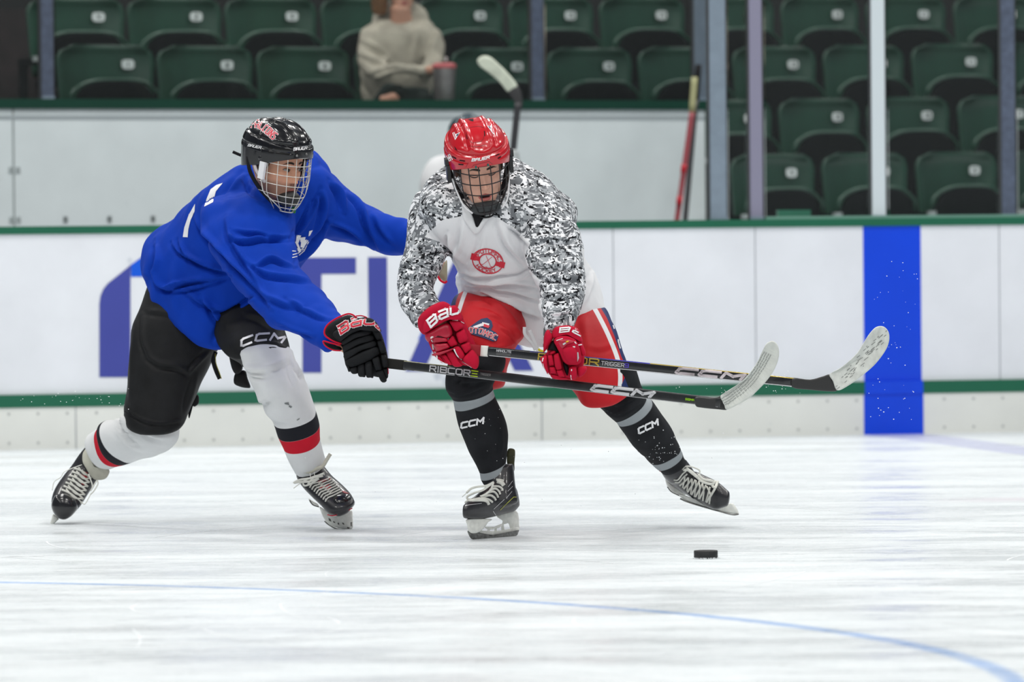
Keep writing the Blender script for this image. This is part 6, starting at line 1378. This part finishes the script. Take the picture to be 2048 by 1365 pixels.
for sg in (-1, 1):
    mbj = MB(); mbj.box((sg * .104, -.03, -.01), (.006, .012, .03)); put('cage_clip', xf(HB, mbj.V), mbj.F, M_white_print if sg < 0 else M_black_gloss, hb_, smooth=False)
    V, Fc = ell((sg * .1, -.012, .03), (.01, .012, .012)); put('snap', xf(HB, V), Fc, M_black_gloss, hb_)
    Vt, Ft = tube(smooth_line(xf(HB, [(sg * .100, .05, .02), (sg * .098, .03, -.03), (sg * .08, -.01, -.08), (sg * .05, -.06, -.125)])), .009, 8, .3, face=np.array(HB)[:3, 0] * sg); put('chin_strap', Vt, Ft, M_black, hb_)
    Vt, Ft = tube(smooth_line(xf(HB, [(sg * .102, .02, .02), (sg * .099, .0, -.02), (sg * .09, -.04, -.05)])), .007, 8, .3, face=np.array(HB)[:3, 0] * sg); put('clear_ear_guard', Vt, Ft, mat('frosted_plastic', s2l(200, 190, 190), .3), hb_)
    for a_ in ((30, 44, 58) if sg > 0 else ()):
        V, Fc = tube(smooth_line(xf(HB, [cage_pt(math.radians(sg * a_), .01), cage_pt(math.radians(sg * (a_ + 12)), -.03), cage_pt(math.radians(sg * a_), -.065)])), .0013, 6); put('cage_cross_wire', V, Fc, M_wires, hb_)
cord('back_strap', [(R([(60, 600), (0, 585), (-60, 560), (-95, 545)]), 3.0)], None, 20.05, 3, M_black, hb_, flat=.3)
cord('green_neck_tag', [(R([(690, 1265), (700, 1300), (690, 1340)]), 4.5)], None, 19.92, 3, mat('green_tag', s2l(30, 120, 30), .6), jb, flat=.3)
# stick --------------------------------------------------------------------------
def sY(px): return 19.42 + (px - 740) * -.00095
a0, a1 = (735, 722), (1442, 806.5); SB = empty('hockey_stick', tuple(at(*a0, sY(735))), 'matte black hockey stick with ribbed white tape, held in a black glove', 'hockey stick')
M_shaft2 = mat('matte_black_shaft', (.016, .017, .018), .3, coat=.3, var=.3, vscale=40)
sh2 = stick_shaft(at(*a0, sY(a0[0])), at(*a1, sY(a1[0])), .031, .021, M_shaft2, 'shaft', SB)
stick_shaft(at(770, 726.5, sY(770)), at(810, 731.2, sY(810)), .0345, .025, cloth('black_grip_tape', (.02, .02, .018)), 'grip_tape', SB, 5)
hz = zf_(1150, 620, 3.151)
pads('heel', [([(760, 550), (850, 556), (900, 550), (917, 545), (935, 590), (958, 630), (900, 628), (800, 618), (760, 605)], 0, .008, 5)], hz, sY(1435), mat('black_heel_tape', (.02, .02, .02), .5), SB)
b_out = [(916, 545), (960, 515), (1000, 488), (1050, 450), (1090, 410), (1125, 365), (1155, 318), (1180, 262), (1205, 215), (1238, 197), (1266, 208), (1285, 250), (1282, 310), (1255, 380), (1210, 445), (1150, 510), (1100, 555), (1040, 592), (958, 630), (938, 590)]
M_tape2 = mat('ribbed_white_tape', (.64, .66, .62), .75, var=.15, vscale=20, bump=.6, bscale=100)
bo2 = blade('blade', b_out, hz, sY(1460), M_tape2, SB)
B_b = bvh([bo2]); ctr = [(930, 590), (1000, 545), (1080, 480), (1140, 410), (1190, 330), (1230, 250)]
cl = smooth_line(ctr, 5); tn = np.gradient(cl, axis=0); tn /= np.linalg.norm(tn, axis=1)[:, None]; nn = np.stack([-tn[:, 1], tn[:, 0]], 1)
rb = [hz([tuple(cl[i] + nn[i] * 46), tuple(cl[i] - nn[i] * 46)]) for i in range(0, len(cl), 1)]
mbk = []
for i in range(1, len(cl) - 2):
    for o_ in (-27, -12, 3, 18):
        c_ = cl[i] + nn[i] * (o_ + random.uniform(-2, 2)); e_ = tn[i] * 3.2
        mbk.append(hz([tuple(c_ - e_), tuple(c_ + e_)]))
decal('tape_rub_marks', strokes(mbk, 2.2), B_b, mat('rubbed_grey', s2l(140, 144, 141), .8), bo2, .0012)  # grey rubbed marks, short dashes along the tape
decal('tape_ridges', strokes(rb, .5), B_b, mat('tape_edge', s2l(226, 228, 220), .8), bo2, .0016)
B_st = bvh([sh2]); T = (np.array(a1) - np.array(a0)) / np.linalg.norm(np.array(a1) - np.array(a0)); Pn = np.array([T[1], -T[0]])
def onst(px, off): t = (px - a0[0]) / T[0]; q = np.array(a0) + T * t - Pn * off; return tuple(q)
def st_text2(s, x0, x1, off, h, wd, M, shear=.0, wide=1., gap=1.6):
    decal('lettering', text_quads(s, [onst(x0, off), onst(x1, off)], h, wd, shear, wide, gap), B_st, M, sh2, .001, res=4)
st_text2('RIBCOR', 860, 940, 5.5, 10.5, 2.4, M_holo, wide=1.25, shear=-.05); st_text2('=', 943, 955, 5.5, 10.5, 2.0, mat('lime_print', s2l(190, 220, 30), .4)); st_text2('TRIGGER', 961, 981, 1.5, 4, .8, mat('dim_print', (.2, .2, .2), .6))
st_text2('CCM', 1183, 1300, 5.0, 10.2, 6.0, M_holo, shear=.75, wide=2.0, gap=2.2)
st_text2('SIGMAT', 1371, 1392, 2.5, 3.6, .9, mat('lime_print', s2l(150, 210, 30), .4))
decal('silver_edge_line', strokes([[onst(830, 8.6), onst(1436, 8.8)]], 1.0), B_st, M_holo, sh2, .0008)
decal('lime_edge_line', strokes([[onst(790, -8.4), onst(900, -8.4)]], 1.0), B_st, mat('dull_lime', s2l(150, 150, 60), .5), sh2, .0008)

# ================================================================== PUCK
pk = ground(1412.5, 1119); pk[1] += .038
mb = MB(); n = 64; rp, hp = .0381, .0254
prof = [(0.0, hp), (rp - .005, hp), (rp - .0015, hp - .0004), (rp, hp - .002), (rp, .002), (rp - .0015, .0004), (0, 0)]
V = []; Fc = []
for (r_, z_) in prof:
    for k_ in range(n): V.append((pk[0] + r_ * math.cos(2 * math.pi * k_ / n), pk[1] + r_ * math.sin(2 * math.pi * k_ / n), z_ + .0004))
for i in range(len(prof) - 1):
    for k_ in range(n): Fc.append((i * n + k_, i * n + (k_ + 1) % n, (i + 1) * n + (k_ + 1) % n, (i + 1) * n + k_))
pu = put('hockey_puck', V, Fc, mat('puck_rubber', (.015, .015, .016), .6, bump=.9, bscale=240, var=.3, vscale=120), None, origin=(pk[0], pk[1], 0))
tag(pu, 'black rubber puck sliding on the ice with snow at its rim', 'puck'); fix_normals(pu)
mb = MB(); random.seed(11)
for _ in range(70):
    a = random.uniform(-math.pi, 0); x = pk[0] + .0385 * math.cos(a); y = pk[1] + .0385 * math.sin(a)
    V, Fc = ell((x, y, random.uniform(.0008, .003)), (random.uniform(.0008, .003), .0008, random.uniform(.0006, .0016)), 7, 4); mb.add(V, Fc)
M_snow = mat('snow_white', (.92, .94, .96), .6)
o_ = mb.put('rim_snow', M_snow, pu); o_['kind'] = 'stuff'
# ice chips flung up around the stick blades
mb = MB()
for i in range(190):
    if i < 50: px, py = random.uniform(1735, 1838), random.uniform(520, 850)
    elif i < 120: px, py = random.gauss(1530, 70), random.gauss(768, 14)
    elif i < 155: px, py = random.uniform(20, 260), random.gauss(800, 14)
    else: px, py = random.uniform(560, 1750), random.uniform(860, 1040)
    p = at(px, py, random.uniform(19.0, 20.0)); s_ = random.uniform(.0006, .0016)
    if p[2] < .003: continue
    V, Fc = ell(p, (s_ * random.uniform(1, 1.8), s_, s_), 5, 4); mb.add(V, Fc)
sn = mb.put('ice_chips', M_snow, None); tag(sn, 'spray of tiny white ice chips flung up around the sticks', 'ice spray', kind='stuff')

# fine skate scratches cut into the ice
mb = MB(); random.seed(21)
for i in range(150):
    px, py = random.uniform(-100, 2150), 900 + 470 * random.random() ** .8
    c = ground(px, py); ang = random.gauss(0, .5) + (math.pi / 2 if random.random() < .25 else 0); R_ = random.uniform(.6, 4) * random.choice((-1, 1)); L_ = random.uniform(.2, 1.3); wd = random.uniform(.0012, .0035)
    pts = []
    for t in np.linspace(-L_ / 2, L_ / 2, 14):
        a_ = ang + t / R_; pts.append((c[0] + R_ * (math.sin(a_) - math.sin(ang)), c[1] - R_ * (math.cos(a_) - math.cos(ang)), .0006, a_))
    V = []
    for x, y, z, a_ in pts: V += [(x - math.sin(a_) * wd, y + math.cos(a_) * wd, z), (x + math.sin(a_) * wd, y - math.cos(a_) * wd, z)]
    mb.add(V, [(2 * k_, 2 * k_ + 1, 2 * k_ + 3, 2 * k_ + 2) for k_ in range(13)])
o_ = mb.put('skate_scratches', mat('scratched_ice', (.86, .89, .91), .7), None, smooth=False); tag(o_, 'thin curved skate scratches across the white ice', 'scratches', kind='stuff')
